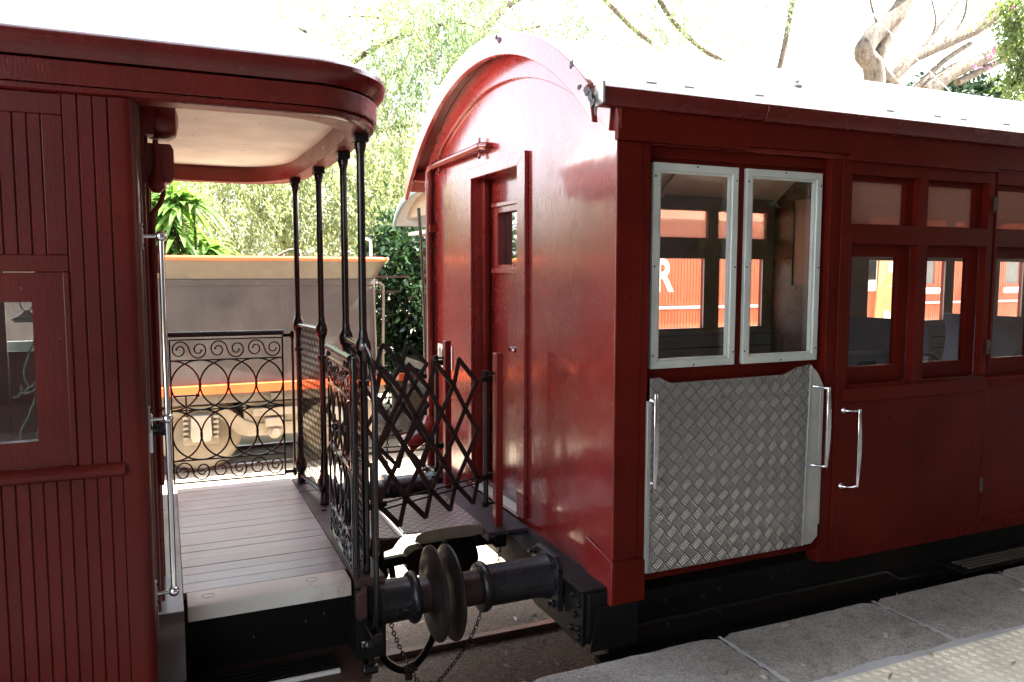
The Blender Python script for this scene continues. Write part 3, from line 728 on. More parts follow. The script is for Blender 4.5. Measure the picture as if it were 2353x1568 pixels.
# posts beside the end door
for yp in (3.80, 4.62):
    gp_ = thing('gate_post', (1.6,yp,-1.37), None, None); gp_.parent = RC; gp_.matrix_parent_inverse = parent_world(RC).inverted()
    MB().box(1.58,1.622,yp-.026,yp+.026,-1.37,-.418).build('post_shaft', m_red, gp_, .006)
    MB().box(1.57,1.632,yp-.045,yp+.04,-1.46,-1.371).build('shoe', m_iron, gp_, .003)
    for z, in ((-.525,),(-1.225,)):
        MB().bar((1.578,yp,z),(1.53,yp-.008,z),.016,.010).tube([(1.525,yp-.008,z-.014),(1.525,yp-.008,z+.014)],.018,12).build('rod_bracket', m_iron, gp_)
# conduit and downpipe on the end wall
PX = XE-.045
cd = MB().tube([(XE,4.275,.735),(PX+.012,4.275,.735),(PX,4.30,.738),(PX,4.34,.74),(PX,5.25,.735),(PX,5.305,.728),(PX,5.325,.70),(PX,5.325,.64),(PX,5.325,-1.02)], .022, 14)
for y in (4.40,5.22): cd.tube([(PX,y-.02,.739),(PX,y+.02,.739)],.0255,14)
cd.tube([(PX,4.33,.74),(PX,4.39,.74)],.025,14).tube([(PX,5.325,.60),(PX,5.325,.64)],.026,14)
cd.tube([(PX,5.325,-.80),(PX,5.325,-.75)],.029,14)
cd.build('conduit', m_conduit, RC)
for y in (4.40,5.15):
    MB().box(XE-.03,XE-.023,y-.012,y+.012,.68,.80).box(XE-.03,XE-.0225,y-.012,y+.012,.68,.69).build('pipe_clip', m_red, RC)
MB().box(XE-.05,XE-.001,5.28,5.37,.29,.34).box(XE-.03,XE-.001,5.35,5.38,-1.3,.70).build('pipe_clip', m_red, RC)
el = [(PX,5.325,-1.02),(PX-.005,5.325,-1.08),(PX-.05,5.32,-1.14),(PX-.14,5.31,-1.19),(PX-.20,5.30,-1.22)]
MB().tube(el,[.045,.055,.062,.066,.085],18).tube([(PX,5.325,-1.5),(PX,5.325,-1.02)],.035,14).build('scupper_pipe', m_conduit, RC)
MB().tube([(1.69,4.86,-1.40),(1.69,4.86,-.80)],.010,8).tube([(1.69,4.86,-.80),(1.69,4.86,-.785)],.030,10).tube([(1.69,4.86,-.785),(1.69,4.86,-.77)],.014,6).build('brake_standard', m_red, RC)
# number plate
NP = thing('number_plate', (XE-.01,5.1,-.59), None, None); NP.parent = RC; NP.matrix_parent_inverse = parent_world(RC).inverted()
MB().box(XE-.008,XE-.001,4.96,5.26,-.655,-.49).build('plate', m_white, NP, .003)
def text(s_, size, loc, rot, m, parent, name='lettering', ext=.001, sx=1.0, bold=0):
    c = bpy.data.curves.new(name, 'FONT'); c.body = s_; c.size = size; c.extrude = ext; c.align_x = 'LEFT'; c.offset = bold
    o = bpy.data.objects.new(name, c); dg = bpy.context.evaluated_depsgraph_get()
    COL.objects.link(o); dg.update()
    me = bpy.data.meshes.new_from_object(o.evaluated_get(bpy.context.evaluated_depsgraph_get()))
    bpy.data.objects.remove(o); me.materials.clear(); me.materials.append(m)
    o = bpy.data.objects.new(name, me); COL.objects.link(o)
    mat = Matrix.Translation(loc) @ rot.to_matrix().to_4x4() @ Matrix.Diagonal((sx,1,1,1))
    me.transform(mat); o.parent = parent; o.matrix_parent_inverse = parent_world(parent).inverted(); return o
from mathutils import Euler
text('101', .15, Vector((XE-.010,5.235,-.625)), Euler((R(90),0,R(-90))), m_iron, NP, sx=.85, bold=.002)

# footplate in front of the end door
MB().box(1.51,1.74,3.70,4.72,-1.372,-1.352).box(1.505,1.515,3.70,4.72,-1.40,-1.350).build('footplate', m_treadd, RC, .002)

# ------------------------------------------------------------------ gangway bridge plate
BG = thing('gangway_plate', (1.2,4.1,-1.36), 'chequered metal bridge plate with silver hinge spanning the gap between the carriages', 'bridge plate')
MB().prism([(1.09,3.80),(1.50,3.79),(1.50,4.44),(1.09,4.45)],'z',-1.338,-1.328).build('hinged_plate', m_treadf, BG, .001)
MB().prism([(.84,3.85),(.97,3.80),(1.05,3.77),(1.07,3.80),(1.07,4.45),(.84,4.46)],'z',-1.345,-1.335).build('fixed_plate', m_treadf, BG, .001)
b = MB()
for i in range(9): b.tube([(1.08,3.80+i*.072,-1.329),(1.08,3.80+i*.072+.066,-1.329)],.008,10)
b.build('hinge', m_chrome, BG)
MB().box(1.045,1.062,3.77,4.45,-1.3345,-1.326).build('edge_strip', m_alu2, BG, .001)
fl = [(1.13,-1.375),(1.14,-1.345),(1.18,-1.325),(1.30,-1.318),(1.42,-1.320),(1.50,-1.338),(1.515,-1.375),(1.44,-1.385)]
MB().prism(fl,'y',3.776,3.786).build('upturned_edge', simple('brownish_bare_steel',(.27,.22,.16),.5,.2,0,.3,30), BG, .002)
MB().prism([(.84,-1.348),(1.06,-1.348),(1.02,-1.40),(.90,-1.43),(.84,-1.45)],'y',3.80,3.82).build('bracket', m_rust, BG)
MB().box(.86,.93,3.9,3.96,-1.62,-1.3485).build('bracket', m_rust, BG)
MB().prism([(1.42,-1.34),(1.50,-1.34),(1.50,-1.44)],'y',3.86,3.88).build('bracket', m_rust, BG)

# ------------------------------------------------------------------ left carriage
K = 2.95; LX = -.067
LC = thing('railway_carriage', (-1.5,4.2,-2.42), 'dark red bead-boarded carriage at the left with open end platform, iron gates and rounded canopy', 'carriage')
LS = -1.45
# beaded boards
def beads(name, x0, x1, z0, z1, y, pitch=.0395):
    m = MB(); n = max(1, round((x1-x0)/pitch)); p = (x1-x0)/n
    for i in range(n):
        a = x0+i*p; e = a+p
        m.prism([(a+.0012,y+.02),(a+.0012,y+.003),(a+.004,y),(e-.004,y),(e-.0012,y+.003),(e-.0012,y+.02)],'z',z0,z1)
    m.box(x0,x1,y+.007,y+.03,z0,z1)
    return m.build(name, m_redleft, LC)
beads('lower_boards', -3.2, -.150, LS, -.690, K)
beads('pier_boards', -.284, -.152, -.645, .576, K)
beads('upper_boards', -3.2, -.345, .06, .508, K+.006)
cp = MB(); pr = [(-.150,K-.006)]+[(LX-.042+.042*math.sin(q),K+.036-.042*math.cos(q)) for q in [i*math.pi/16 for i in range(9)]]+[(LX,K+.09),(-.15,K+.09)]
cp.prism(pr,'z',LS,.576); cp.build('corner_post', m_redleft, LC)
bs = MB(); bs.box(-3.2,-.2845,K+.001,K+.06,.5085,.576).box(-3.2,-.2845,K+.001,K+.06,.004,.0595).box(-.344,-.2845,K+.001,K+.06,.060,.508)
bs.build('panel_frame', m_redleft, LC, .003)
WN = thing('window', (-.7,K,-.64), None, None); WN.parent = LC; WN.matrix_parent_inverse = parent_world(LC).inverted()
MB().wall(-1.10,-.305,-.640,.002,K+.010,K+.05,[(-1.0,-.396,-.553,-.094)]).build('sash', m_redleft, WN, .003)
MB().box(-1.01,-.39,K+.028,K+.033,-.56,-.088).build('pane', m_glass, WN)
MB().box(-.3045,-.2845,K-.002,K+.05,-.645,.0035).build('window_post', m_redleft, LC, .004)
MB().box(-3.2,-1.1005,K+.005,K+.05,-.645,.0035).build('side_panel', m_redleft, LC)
sm = MB().prism([(K-.002,-.645),(K-.020,-.650),(K-.030,-.662),(K-.030,-.675),(K-.020,-.688),(K+.012,-.690),(K+.012,-.640)],'x',-3.2,-.142)
sm.build('sill_moulding', m_redleft, LC, .005)
b = MB()
for (x,z) in ((-.168,.23),(-.168,.13),(-.108,.225),(-.108,.125),(-.13,.18)): b.lathe((x,K-.0065,z),(x,K-1,z),[(0,.003),(.001,.002)],8)
islands(b, 'nail_mark', m_iron, LC)
MB().box(-3.2,-1.9,K+.05,K+2.4,LS,.573).build('body_shell', m_red, LC)
MB().wall(-1.9,LX-.04,LS,.573,5.35,5.40,[(-1.7,-1.0,-.4,.5),(-.86,-.66,-.4,.5)]).build('far_wall', m_cream, LC)
MB().box(-.35,LX-.02,K+.03,K+.06,.50,.66).build('top_filler', m_red, LC)
# interior seen through the window: pale green boards
b = MB()
for i in range(12):
    if i not in (2,3,4,7): b.box(-1.88+i*.15,-1.88+i*.15+.144,5.25,5.27,-1.2,.55)
    else: b.box(-1.88+i*.15,-1.88+i*.15+.144,5.25,5.27,-1.2,-.45)
b.box(-1.88,LX-.05,5.20,5.22,-.80,-.75)
b.build('interior_boards', simple('interior_green_boards',(.62,.72,.68),.5), LC)
# sole board under the wall
MB().box(-3.2,LX-.02,K+.02,K+.10,LS-.35,LS-.002).build('solebar', m_iron, LC)
# end wall towards the platform, with door
MB().wall(K+.091,5.40,-1.33,.66,LX-.03,LX-.004,[(3.70,4.45,-1.30,.45)],'x').build('end_wall', m_red, LC)
MB().box(LX-.003,LX+.006,3.045,3.10,-1.30,.58).build('end_panel', simple('bare_timber_strip',(.20,.15,.11),.5), LC, label='bare pale strip on the end wall')
MB().box(LX-.003,LX+.016,3.14,3.24,-1.27,.57).box(LX-.003,LX+.028,3.24,3.27,-1.27,.57).box(LX-.003,LX+.03,3.60,3.695,-1.30,.50).build('door_frame', m_red, LC, .002)
MB().box(LX-.03,LX-.012,3.70,4.45,-1.30,.45).build('door_leaf', m_red, LC)
# lock on the door edge
lk = thing('door_lock', (LX,3.10,-.62), None, None); lk.parent = LC; lk.matrix_parent_inverse = parent_world(LC).inverted()
MB().box(LX-.002,LX+.012,3.03,3.09,-.64,-.50).build('plate', m_chrome, lk, .002)
MB().lathe((LX+.012,3.10,-.565),(1,3.10,-.565),[(0,.02),(.02,.018),(.022,.028),(.05,.026),(.052,.018)],14).build('knob', m_black, lk)
# chrome handrail
HR = thing('handrail', (-.005,3.0,-1.12), None, None); HR.parent = LC; HR.matrix_parent_inverse = parent_world(LC).inverted()
hy = 3.0; kx = hy/2.88; HX = -.005
zs_h = [.122*kx, -.492*kx, -1.098*kx]
HB = .004*kx
MB().tube([(HX,hy,zs_h[2]),(HX-.001,hy,zs_h[1]),(HX,hy,zs_h[0])],.0105,14).build('rail_tube', m_chrome, HR)
for z in zs_h:
    MB().ball((HX,hy,z),.0195,18).tube([(LX,hy-.0,z),(HX,hy,z)],.0075,10).build('ball_joint', m_chrome, HR)
    MB().box(LX-.002,LX+.006,hy-.012,hy+.02,z-.045,z+.045).build('bracket_plate', m_alu2, HR, .002)
    MB().ball((LX+.008,hy+.003,z+.032),.006).ball((LX+.008,hy+.003,z-.032),.006).build('bolts', m_iron, HR)
# alarm valve with pipe under the canopy
AV = thing('alarm_valve', (LX,3.2,.4), None, None); AV.parent = LC; AV.matrix_parent_inverse = parent_world(LC).inverted()
b = MB().lathe((LX,3.25,.565),(1,3.25,.565),[(0,.05),(.05,.075),(.10,.075),(.125,.06),(.135,.02)],20)
b.box(LX,LX+.05,3.16,3.26,.50,.62).tube([(LX+.005,3.12,.60),(LX+.05,3.11,.62),(LX+.10,3.12,.605)],[.006,.012,.006],8)
b.build('horn', m_red, AV, .002)
MB().prism([(LX,.47),(LX+.105,.47),(LX+.115,.45),(LX+.115,.35),(LX+.10,.33),(LX,.33)],'y',3.17,3.25).lathe((LX+.055,3.16,.48),(LX+.055,3.16,0),[(0,.01),(.10,.01),(.11,.016),(.15,.03),(.17,.03),(.19,.012)],12).build('valve_box', m_red, AV, .004)
MB().tube([(LX+.075,3.2,.33),(LX+.075,3.2,.29),(LX+.06,3.2,.25),(LX+.036,3.2,.22),(LX+.035,3.2,.10),(LX+.035,3.2,.02)],.0095,10).tube([(LX+.035,3.2,.0),(LX+.035,3.2,.10)],.016,10).tube([(LX+.033,3.2,-.8),(LX+.035,3.2,0)],.0105,10).build('pipe', m_red, AV)
# --- canopy: rounded end plan
CX1 = .845; CR_ = .62
def outline(off=0.0, x0=-3.2, inset=0.0):
    """plan of the canopy edge from the near side round the end to the far side"""
    a = K-.01-off; c = 5.45+off; xe = CX1+off; pts = [(x0,a)]
    rx, ry = .36, .52
    n = 20
    cx = xe-rx; cy = a+ry
    pts += [(cx+rx*math.sin(t)**.92, cy-ry*math.cos(t)**.92) for t in [i/n*math.pi/2*.999 for i in range(n+1)]]
    # very slightly bowed end
    m_ = (cy+(c-ry))/2
    for i in range(1, 8):
        y = cy+(c-ry-cy)*i/8; pts.append((xe+.015*math.sin(math.pi*i/8), y))
    cy2 = c-ry
    pts += [(cx+rx*math.cos(t)**.92 if math.cos(t) > 0 else cx, cy2+ry*max(math.sin(t),0)**.92) for t in [i/n*math.pi/2*.999 for i in range(n+1)]]
    pts.append((x0,c)); return pts
def sweep(prof, closed_prof=True):
    """prof: list of (offset, z); swept round the outline"""
    m = MB(); rings = [outline(o_) for o_, _ in prof]; n = len(rings[0]); k = len(prof)
    for r_, (_, z) in zip(rings, prof): m.v.extend([(x,y,z) for x,y in r_])
    for j in range(k if closed_prof else k-1):
        l = (j+1) % k
        for i in range(n-1): m.f.append((j*n+i, l*n+i, l*n+i+1, j*n+i+1))
    return m
def fixn(o):
    import bmesh
    bm = bmesh.new(); bm.from_mesh(o.data); bmesh.ops.recalc_face_normals(bm, faces=bm.faces); bm.to_mesh(o.data); bm.free()
    o.data.set_sharp_from_angle(angle=R(38)); return o
# roof lip (big rounded moulding)
fixn(sweep([(-.10,.684),(.004,.688),(.014,.700),(.028,.716),(.036,.738),(.033,.756),(.020,.769),(-.10,.785)]).build('roof_moulding', m_redroof, LC))
fixn(sweep([(-.05,.605),(.004,.605),(.006,.678),(-.008,.6835),(-.05,.6835)]).build('cornice_board', m_redroof, LC, .002))
fixn(sweep([(-.075,.578),(-.016,.578),(-.006,.586),(-.007,.602),(-.075,.602)]).build('canopy_bead', m_redroof, LC))
fixn(sweep([(-.11,.5775),(-.03,.5775),(-.03,.6045),(-.11,.70)]).build('canopy_frame', m_red, LC, .002))
# ceiling under canopy
po = outline(-.105, LX)
MB().prism(po, 'z', .672, .680).build('canopy_ceiling', m_cream, LC)
MB().prism(outline(-.06, -3.2), 'z', .685, .73).build('canopy_deck', m_red, LC)
for x in (.15,.42):
    for y in (3.35,3.75,4.2,4.6): MB().lathe((x,y,.6719),(x,y,0),[(0,.005),(.001,.003)],8).build('nail_mark', m_iron, LC)
# roof shell: crowned, falling to the rounded end
nrf = 26; m = MB(); grid = []
base = outline(.012, -6.0)
npt = len(base)
for k in range(nrf+1):
    s_ = k/nrf
    ring = []
    for (x, y) in base:
        cx = min(x, 0.12); cy = 4.2
        X = x+(cx-x)*s_; Y = y+(cy-y)*s_
        ring.append((X, Y, .766+.50*math.sin(s_*math.pi/2)))
    grid.append(ring)
for r_ in grid: m.v.extend(r_)
for k in range(nrf):
    for i in range(npt-1): m.f.append((k*npt+i, k*npt+i+1, (k+1)*npt+i+1, (k+1)*npt+i))
fixn(m.build('roof', m_roof, LC))
# --- end platform floor
ZF = -1.31
b = MB(); y = 3.395; i = 0; random.seed(9)
while y < 5.0:
    w = .0995; b.box(.028,.700,y+.001,y+w-.0012,ZF-.03,ZF+random.uniform(-.0008,.0008)); y += .1
b.build('floor_boards', m_floor, LC, .0015)
MB().box(.028,.70,5.001,5.09,ZF-.03,ZF+.001).build('floor_edge_board', m_floor, LC, .003)
nb_ = MB().prism([(3.252,ZF-.068),(3.392,ZF-.068),(3.392,ZF+.001),(3.27,ZF+.001),(3.256,ZF-.008)],'x',.040,.690)
nb_.build('step_nosing', m_nosing, LC, .003)
b = MB()
for x in (.12,.535): b.tube([(x+.024*math.cos(t),3.325+.022*math.sin(t),ZF+.0012) for t in [k*math.pi/10 for k in range(20)]],.0008,4,closed=True)
b.box(.632,.6325,3.2512,3.2518,ZF-.066,ZF-.02).box(.632,.69,3.2512,3.2518,ZF-.0205,ZF-.020)
b.build('plug_lines', m_iron, LC)
# lilac plate between wall and floor, rounded down at the step
MB().prism([(3.12,-1.55),(3.14,-1.40),(3.155,-1.375),(3.19,-1.36),(3.205,-1.345),(3.21,-1.31),(5.0,-1.31),(5.0,-1.55)],'x',LX-.02,.0275).build('wall_foot_plate', m_lilacpaint, LC, .003)
# headstock, edge angle
MB().box(.701,.83,3.22,5.12,-1.66,-1.345).build('headstock', m_iron, LC, .004)
b = MB().box(.702,.832,3.60,4.72,-1.3445,ZF+.002).box(.702,.832,3.235,3.599,-1.3445,ZF+.006).box(.702,.832,4.721,5.06,-1.3445,ZF+.004)
b.build('platform_edge_angle', m_rust, LC, .003)
b = MB()
for y in (3.45,3.52,4.06,4.3,4.9): b.ball((.765,y,ZF+.006),.016,12,.5)
islands(b, 'bolt', m_disc, LC)
MB().box(LX,.75,3.40,3.46,-2.05,-1.345).build('step_back_board', m_iron, LC)
b = MB()
for (x,z) in ((.04,-1.62),(.30,-1.55),(.36,-1.70),(.12,-1.75),(.52,-1.52),(.60,-1.50),(.25,-1.66),(.05,-1.46)): b.ball((x,3.399,z),.011)
islands(b, 'bolt', m_buffer, LC)
MB().prism([(3.10,-2.05),(3.40,-2.05),(3.40,-1.40),(3.30,-1.40)],'x',.725,.737).prism([(3.0,-2.05),(3.40,-2.05),(3.40,-1.50),(3.25,-1.50)],'x',LX-.002,LX+.010).build('step_side_plate', m_iron, LC, .002)
MB().box(LX-.25,.70,3.47,5.05,-1.60,-1.56).box(LX-.25,LX+.012,3.05,5.3,-2.1,-1.561).box(LX,.75,4.95,5.0,-2.1,-1.561).build('underframe', m_iron, LC)
ST = thing('entrance_step', (.35,3.2,-1.66), None, None); ST.parent = LC; ST.matrix_parent_inverse = parent_world(LC).inverted()
MB().box(.011,.724,3.06,3.40,-1.68,-1.655).build('tread_board', m_rust, ST, .006)
b = MB()
for i in range(4): b.box(.06,.615,3.285-.034*i,3.305-.034*i,-1.6545,-1.640)
islands(b, 'tread_rib', m_iron, ST, .002)
MB().box(.25,.615,3.143,3.163,-1.6545,-1.640).build('white_strip', m_nosing, ST, .002)
MB().box(LX,.75,2.98,3.06,-2.08,-2.05).box(.011,.724,2.9,3.3,-2.06,-2.03).build('lower_step', m_iron, LC)
# --- pillars
PIL = [(.765,3.29),(.80,3.80),(.793,4.41),(.745,4.935)]; ZJ = -.315; ZT = .578
for i, (x, y) in enumerate(PIL):
    e = thing('canopy_pillar', (x,y,ZF), None, None); e.parent = LC; e.matrix_parent_inverse = parent_world(LC).inverted()
    MB().tube([(x,y,ZF if i else -1.78),(x,y,ZT-.07)],.0165,14).build('shaft', m_black, e)
    MB().lathe((x,y,ZJ-.06),(x,y,5),[(0,.018),(.02,.022),(.035,.030),(.06,.034),(.085,.030),(.10,.022),(.13,.018)],18).build('collar', m_black, e)
    MB().lathe((x,y,ZT-.085),(x,y,5),[(0,.017),(.02,.021),(.04,.026),(.05,.026)],14).box(x-.030,x+.030,y-.030,y+.030,ZT-.036,ZT-.001).build('cap', m_black, e, .003)
    if i: 
        MB().lathe((x,y,ZF),(x,y,5),[(0,.028),(.05,.026),(.07,.022),(.09,.034),(.12,.040),(.15,.034),(.18,.022),(.30,.020)],18).build('foot', m_black, e)
    else: MB().lathe((x,y,-1.70),(x,y,5),[(0,.028),(.05,.026),(.3,.024),(.31,.018)],14).build('foot', m_black, e)
    MB().lathe((x,y,ZJ-.17),(x,y,5),[(0,.017),(.004,.024),(.03,.024),(.034,.017)],14).build('clamp', m_black, e)
# mesh panels between the pillars
def mesh_panel(p, q, z0, z1, pitch=.0215, r=.0016):
    p = Vector((*p,0)); q = Vector((*q,0)); L = (q-p).length; d = (q-p)/L
    e = thing('mesh_panel', (p.x,p.y,z0), None, None); e.parent = LC; e.matrix_parent_inverse = parent_world(LC).inverted()
    P = lambda u, z, o=0: (p.x+d.x*u-d.y*o, p.y+d.y*u+d.x*o, z)
    MB().tube([P(0,z1),P(L,z1)],.0155,12).build('top_rail', m_black, e)
    MB().tube([P(0,z0),P(L,z0)],.012,10).build('bottom_rail', m_black, e)
    m = MB(); H = z1-z0; s_ = 2.4
    n = int((L*s_+H)/pitch/1.3)
    for k in range(-n, n):
        c = k*pitch*1.3
        for sg in (1, -1):
            # line z = c + sg*s_*u
            pts = []
            for u in (0, L):
                z = c+sg*s_*u; pts.append((u, z))
            (u0,a0),(u1,a1) = pts
            t0, t1 = 0., 1.
            for lim, s2 in ((0,1),(H,-1)):
                fa, fb = (a0-lim)*s2, (a1-lim)*s2
                if fa < 0 and fb < 0: t0 = 2
                elif fa < 0: t0 = max(t0, fa/(fa-fb))
                elif fb < 0: t1 = min(t1, fa/(fa-fb))
            if t0 >= t1: continue
            A = (u0+(u1-u0)*t0, a0+(a1-a0)*t0); B = (u0+(u1-u0)*t1, a0+(a1-a0)*t1)
            o_ = .0012*sg
            m.bar(P(A[0],z0+A[1],o_), P(B[0],z0+B[1],o_), .0030, .0026, up=(-d.y,d.x,0))
    m.build('wire_mesh', m_black, e, smooth=False)
mesh_panel((.765,3.31),(.80,3.78),-1.255,ZJ,.058)
mesh_panel((.793,4.43),(.747,4.915),-1.255,ZJ,.058)
# scrolled iron gate
def gate(hinge, free, z0, z1, up_rail_from=0.0):
    h = Vector((*hinge,0)); f = Vector((*free,0)); L = (f-h).length; d = (f-h)/L
    e = thing('scroll_gate', (h.x,h.y,z0), None, None); e.parent = LC; e.matrix_parent_inverse = parent_world(LC).inverted()
    P = lambda u, z, o=0: Vector((h.x+d.x*u-d.y*o, h.y+d.y*u+d.x*o, z))
    H = z1-z0; fl = MB(); b0 = .02; 
    u0, u1 = .02, L
    zz = [z0+.005, z0+.140, z0+.445, z0+.745, z0+.868]
    for z in (zz[0], zz[4]): fl.bar(P(u0,z), P(u1,z), .012, .008)
    for z in (zz[1], zz[2], zz[3]): fl.bar(P(u0,z), P(u1,z), .009, .008)
    for u in (u0, u1): fl.bar(P(u,z0), P(u,zz[4]), .010, .010)
    fl.build('gate_frame', m_black, e)
    MB().tube([P(u0-.01,z1-.012),P(u1+.01,z1-.012)],.0175,14).build('top_rail', m_buffer, e)
    def arcset(nr, za, zb):
        m = MB(); w = (u1-u0)/4; a = w; b_ = (zb-za)/2; cz = (za+zb)/2
        for k in range(5):
            cu = u0+k*w; rng_ = range(0, 37)
            pts = []
            for t in rng_:
                an = 2*math.pi*t/36; u = cu+a*math.cos(an); z = cz+b_*math.sin(an)
                if u < u0-.001 or u > u1+.001:
                    if len(pts) > 1: m.tube(pts, .0056, 6)
                    pts = []; continue
                pts.append(P(u, z, .002*(1 if k % 2 else -1)))
            if len(pts) > 1: m.tube(pts, .0056, 6)
        for k in range(1, 4): m.box_ = None; m.tube([P(u0+k*w,cz-.014),P(u0+k*w,cz+.014)],.0085,8)
        for k in range(4):
            for z in (cz-b_*.866, cz+b_*.866): m.ball(P(u0+(k+.5)*w, z), .0065, 8)
        m.build('ring_row', m_black, e)
    arcset(0, zz[1], zz[2]); arcset(0, zz[2], zz[3])
    def scrolls(za, zb):
        m = MB(); w = (u1-u0)/6; cz = (za+zb)/2; R0 = w/2; R0z = (zb-za)/2-.003
        for k in range(6):
            cu = u0+(k+.5)*w; s0 = 0 if k % 2 == 0 else math.pi; pts = []
            for t in range(0, 50):
                q = t/49; an = s0+q*2*math.pi*1.45; r = 1-.72*q**.85
                pts.append(P(cu+R0*r*math.cos(an), cz+R0z*r*math.sin(an)*1.0))
            m.tube(pts, .0047, 6); m.ball(pts[-1], .009, 8)
        m.build('scroll_row', m_black, e)
    scrolls(zz[0], zz[1]); scrolls(zz[3], zz[4])
    # hinge bars
    for z in (z0+.02, z1-.03):
        MB().bar(P(u1+.0,z), P(u1+.055,z), .010,.02).tube([P(u1+.06,z-.02),P(u1+.06,z+.02)],.014,10).build('hinge', m_black, e)
    MB().tube([P(u1+.06,z0-.01),P(u1+.06,z1)],.009,10).build('hinge_rod', m_black, e)
    return e, P
ge, GP = gate((-.005,5.02),(.655,4.99),-1.262,-.352)
MB().tube([GP(.03,.27-1.0+.0),GP(.15,.27-1.0+.0)],.007,8).ball(GP(.165,-.73),.014).tube([GP(.10,-.73),GP(.10,-.83),GP(.105,-.86)],.005,8).build('latch', m_black, ge)
ge2, GP2 = gate((.722,3.87),(.700,3.25),-1.275,-.345)
MB().ball(GP2(.20,-.72),.020).tube([GP2(.20,-.72),GP2(.20,-.84)],.007,8).build('latch', m_black, ge2)
MB().tube([(.715,3.245,-1.27),(.715,3.245,-.35)],.011,10).build('gate_stile', m_black, LC)
# curved step handrail from the corner pillar
HRt = [(.765,3.27,-.30),(.748,3.20,-.305),(.750,3.13,-.335),(.750,3.07,-.41),(.749,3.04,-.52),(.747,3.035,-.70),(.745,3.035,-1.10),(.743,3.04,-1.38),(.738,3.07,-1.45),(.735,3.14,-1.48)]
from mathutils import geometry
def smooth_pts(P_, n=8):
    P_ = [Vector(p) for p in P_]; out = []
    for i in range(len(P_)-1):
        a = P_[max(i-1,0)]; b_ = P_[i]; c = P_[i+1]; d_ = P_[min(i+2,len(P_)-1)]
        for k in range(n):
            t = k/n; out.append(.5*((2*b_)+(-a+c)*t+(2*a-5*b_+4*c-d_)*t*t+(-a+3*b_-3*c+d_)*t**3))
    out.append(P_[-1]); return out
MB().tube(smooth_pts(HRt),.0125,12).build('step_handrail', m_black, LC)
MB().box(.715,.765,3.02,3.30,-1.50,-1.46).lathe((.69,3.09,-1.53),(2,3.09,-1.53),[(0,.02),(.02,.02),(.021,.028),(.05,.028),(.051,.02),(.07,.02)],8).lathe((.69,3.06,-1.62),(2,3.06,-1.62),[(0,.022),(.06,.022)],8).build('handrail_bracket', m_black, LC, .003)
MB().prism([(.70,-1.46),(.70,-1.36),(.742,-1.33),(.742,-1.50)],'y',3.19,3.24).build('corner_bracket', m_rust, LC, .003)
# buffers of the left carriage
for yb in (3.25, 4.97):
    bf = thing('buffer', (.83,yb,-1.43), None, None); bf.parent = LC; bf.matrix_parent_inverse = parent_world(LC).inverted()
    zc = -1.428
    MB().lathe((.80,yb,zc),(3,yb,zc),[(0,.10),(.03,.094),(.135,.092),(.140,.106),(.150,.113),(.164,.113),(.175,.105),(.178,.080)],36).build('casing', m_buffer, bf)
    MB().lathe((.975,yb,zc),(3,yb,zc),[(0,.079),(.08,.079)],32).build('plunger', m_rod, bf)
    MB().lathe((1.045,yb,zc),(3,yb,zc),[(-.02,.079),(-.006,.095),(0,.14),(.004,.20),(.010,.211),(.018,.211),(.026,.18),(.030,.1),(.031,.02)],44).build('head', m_disc, bf)

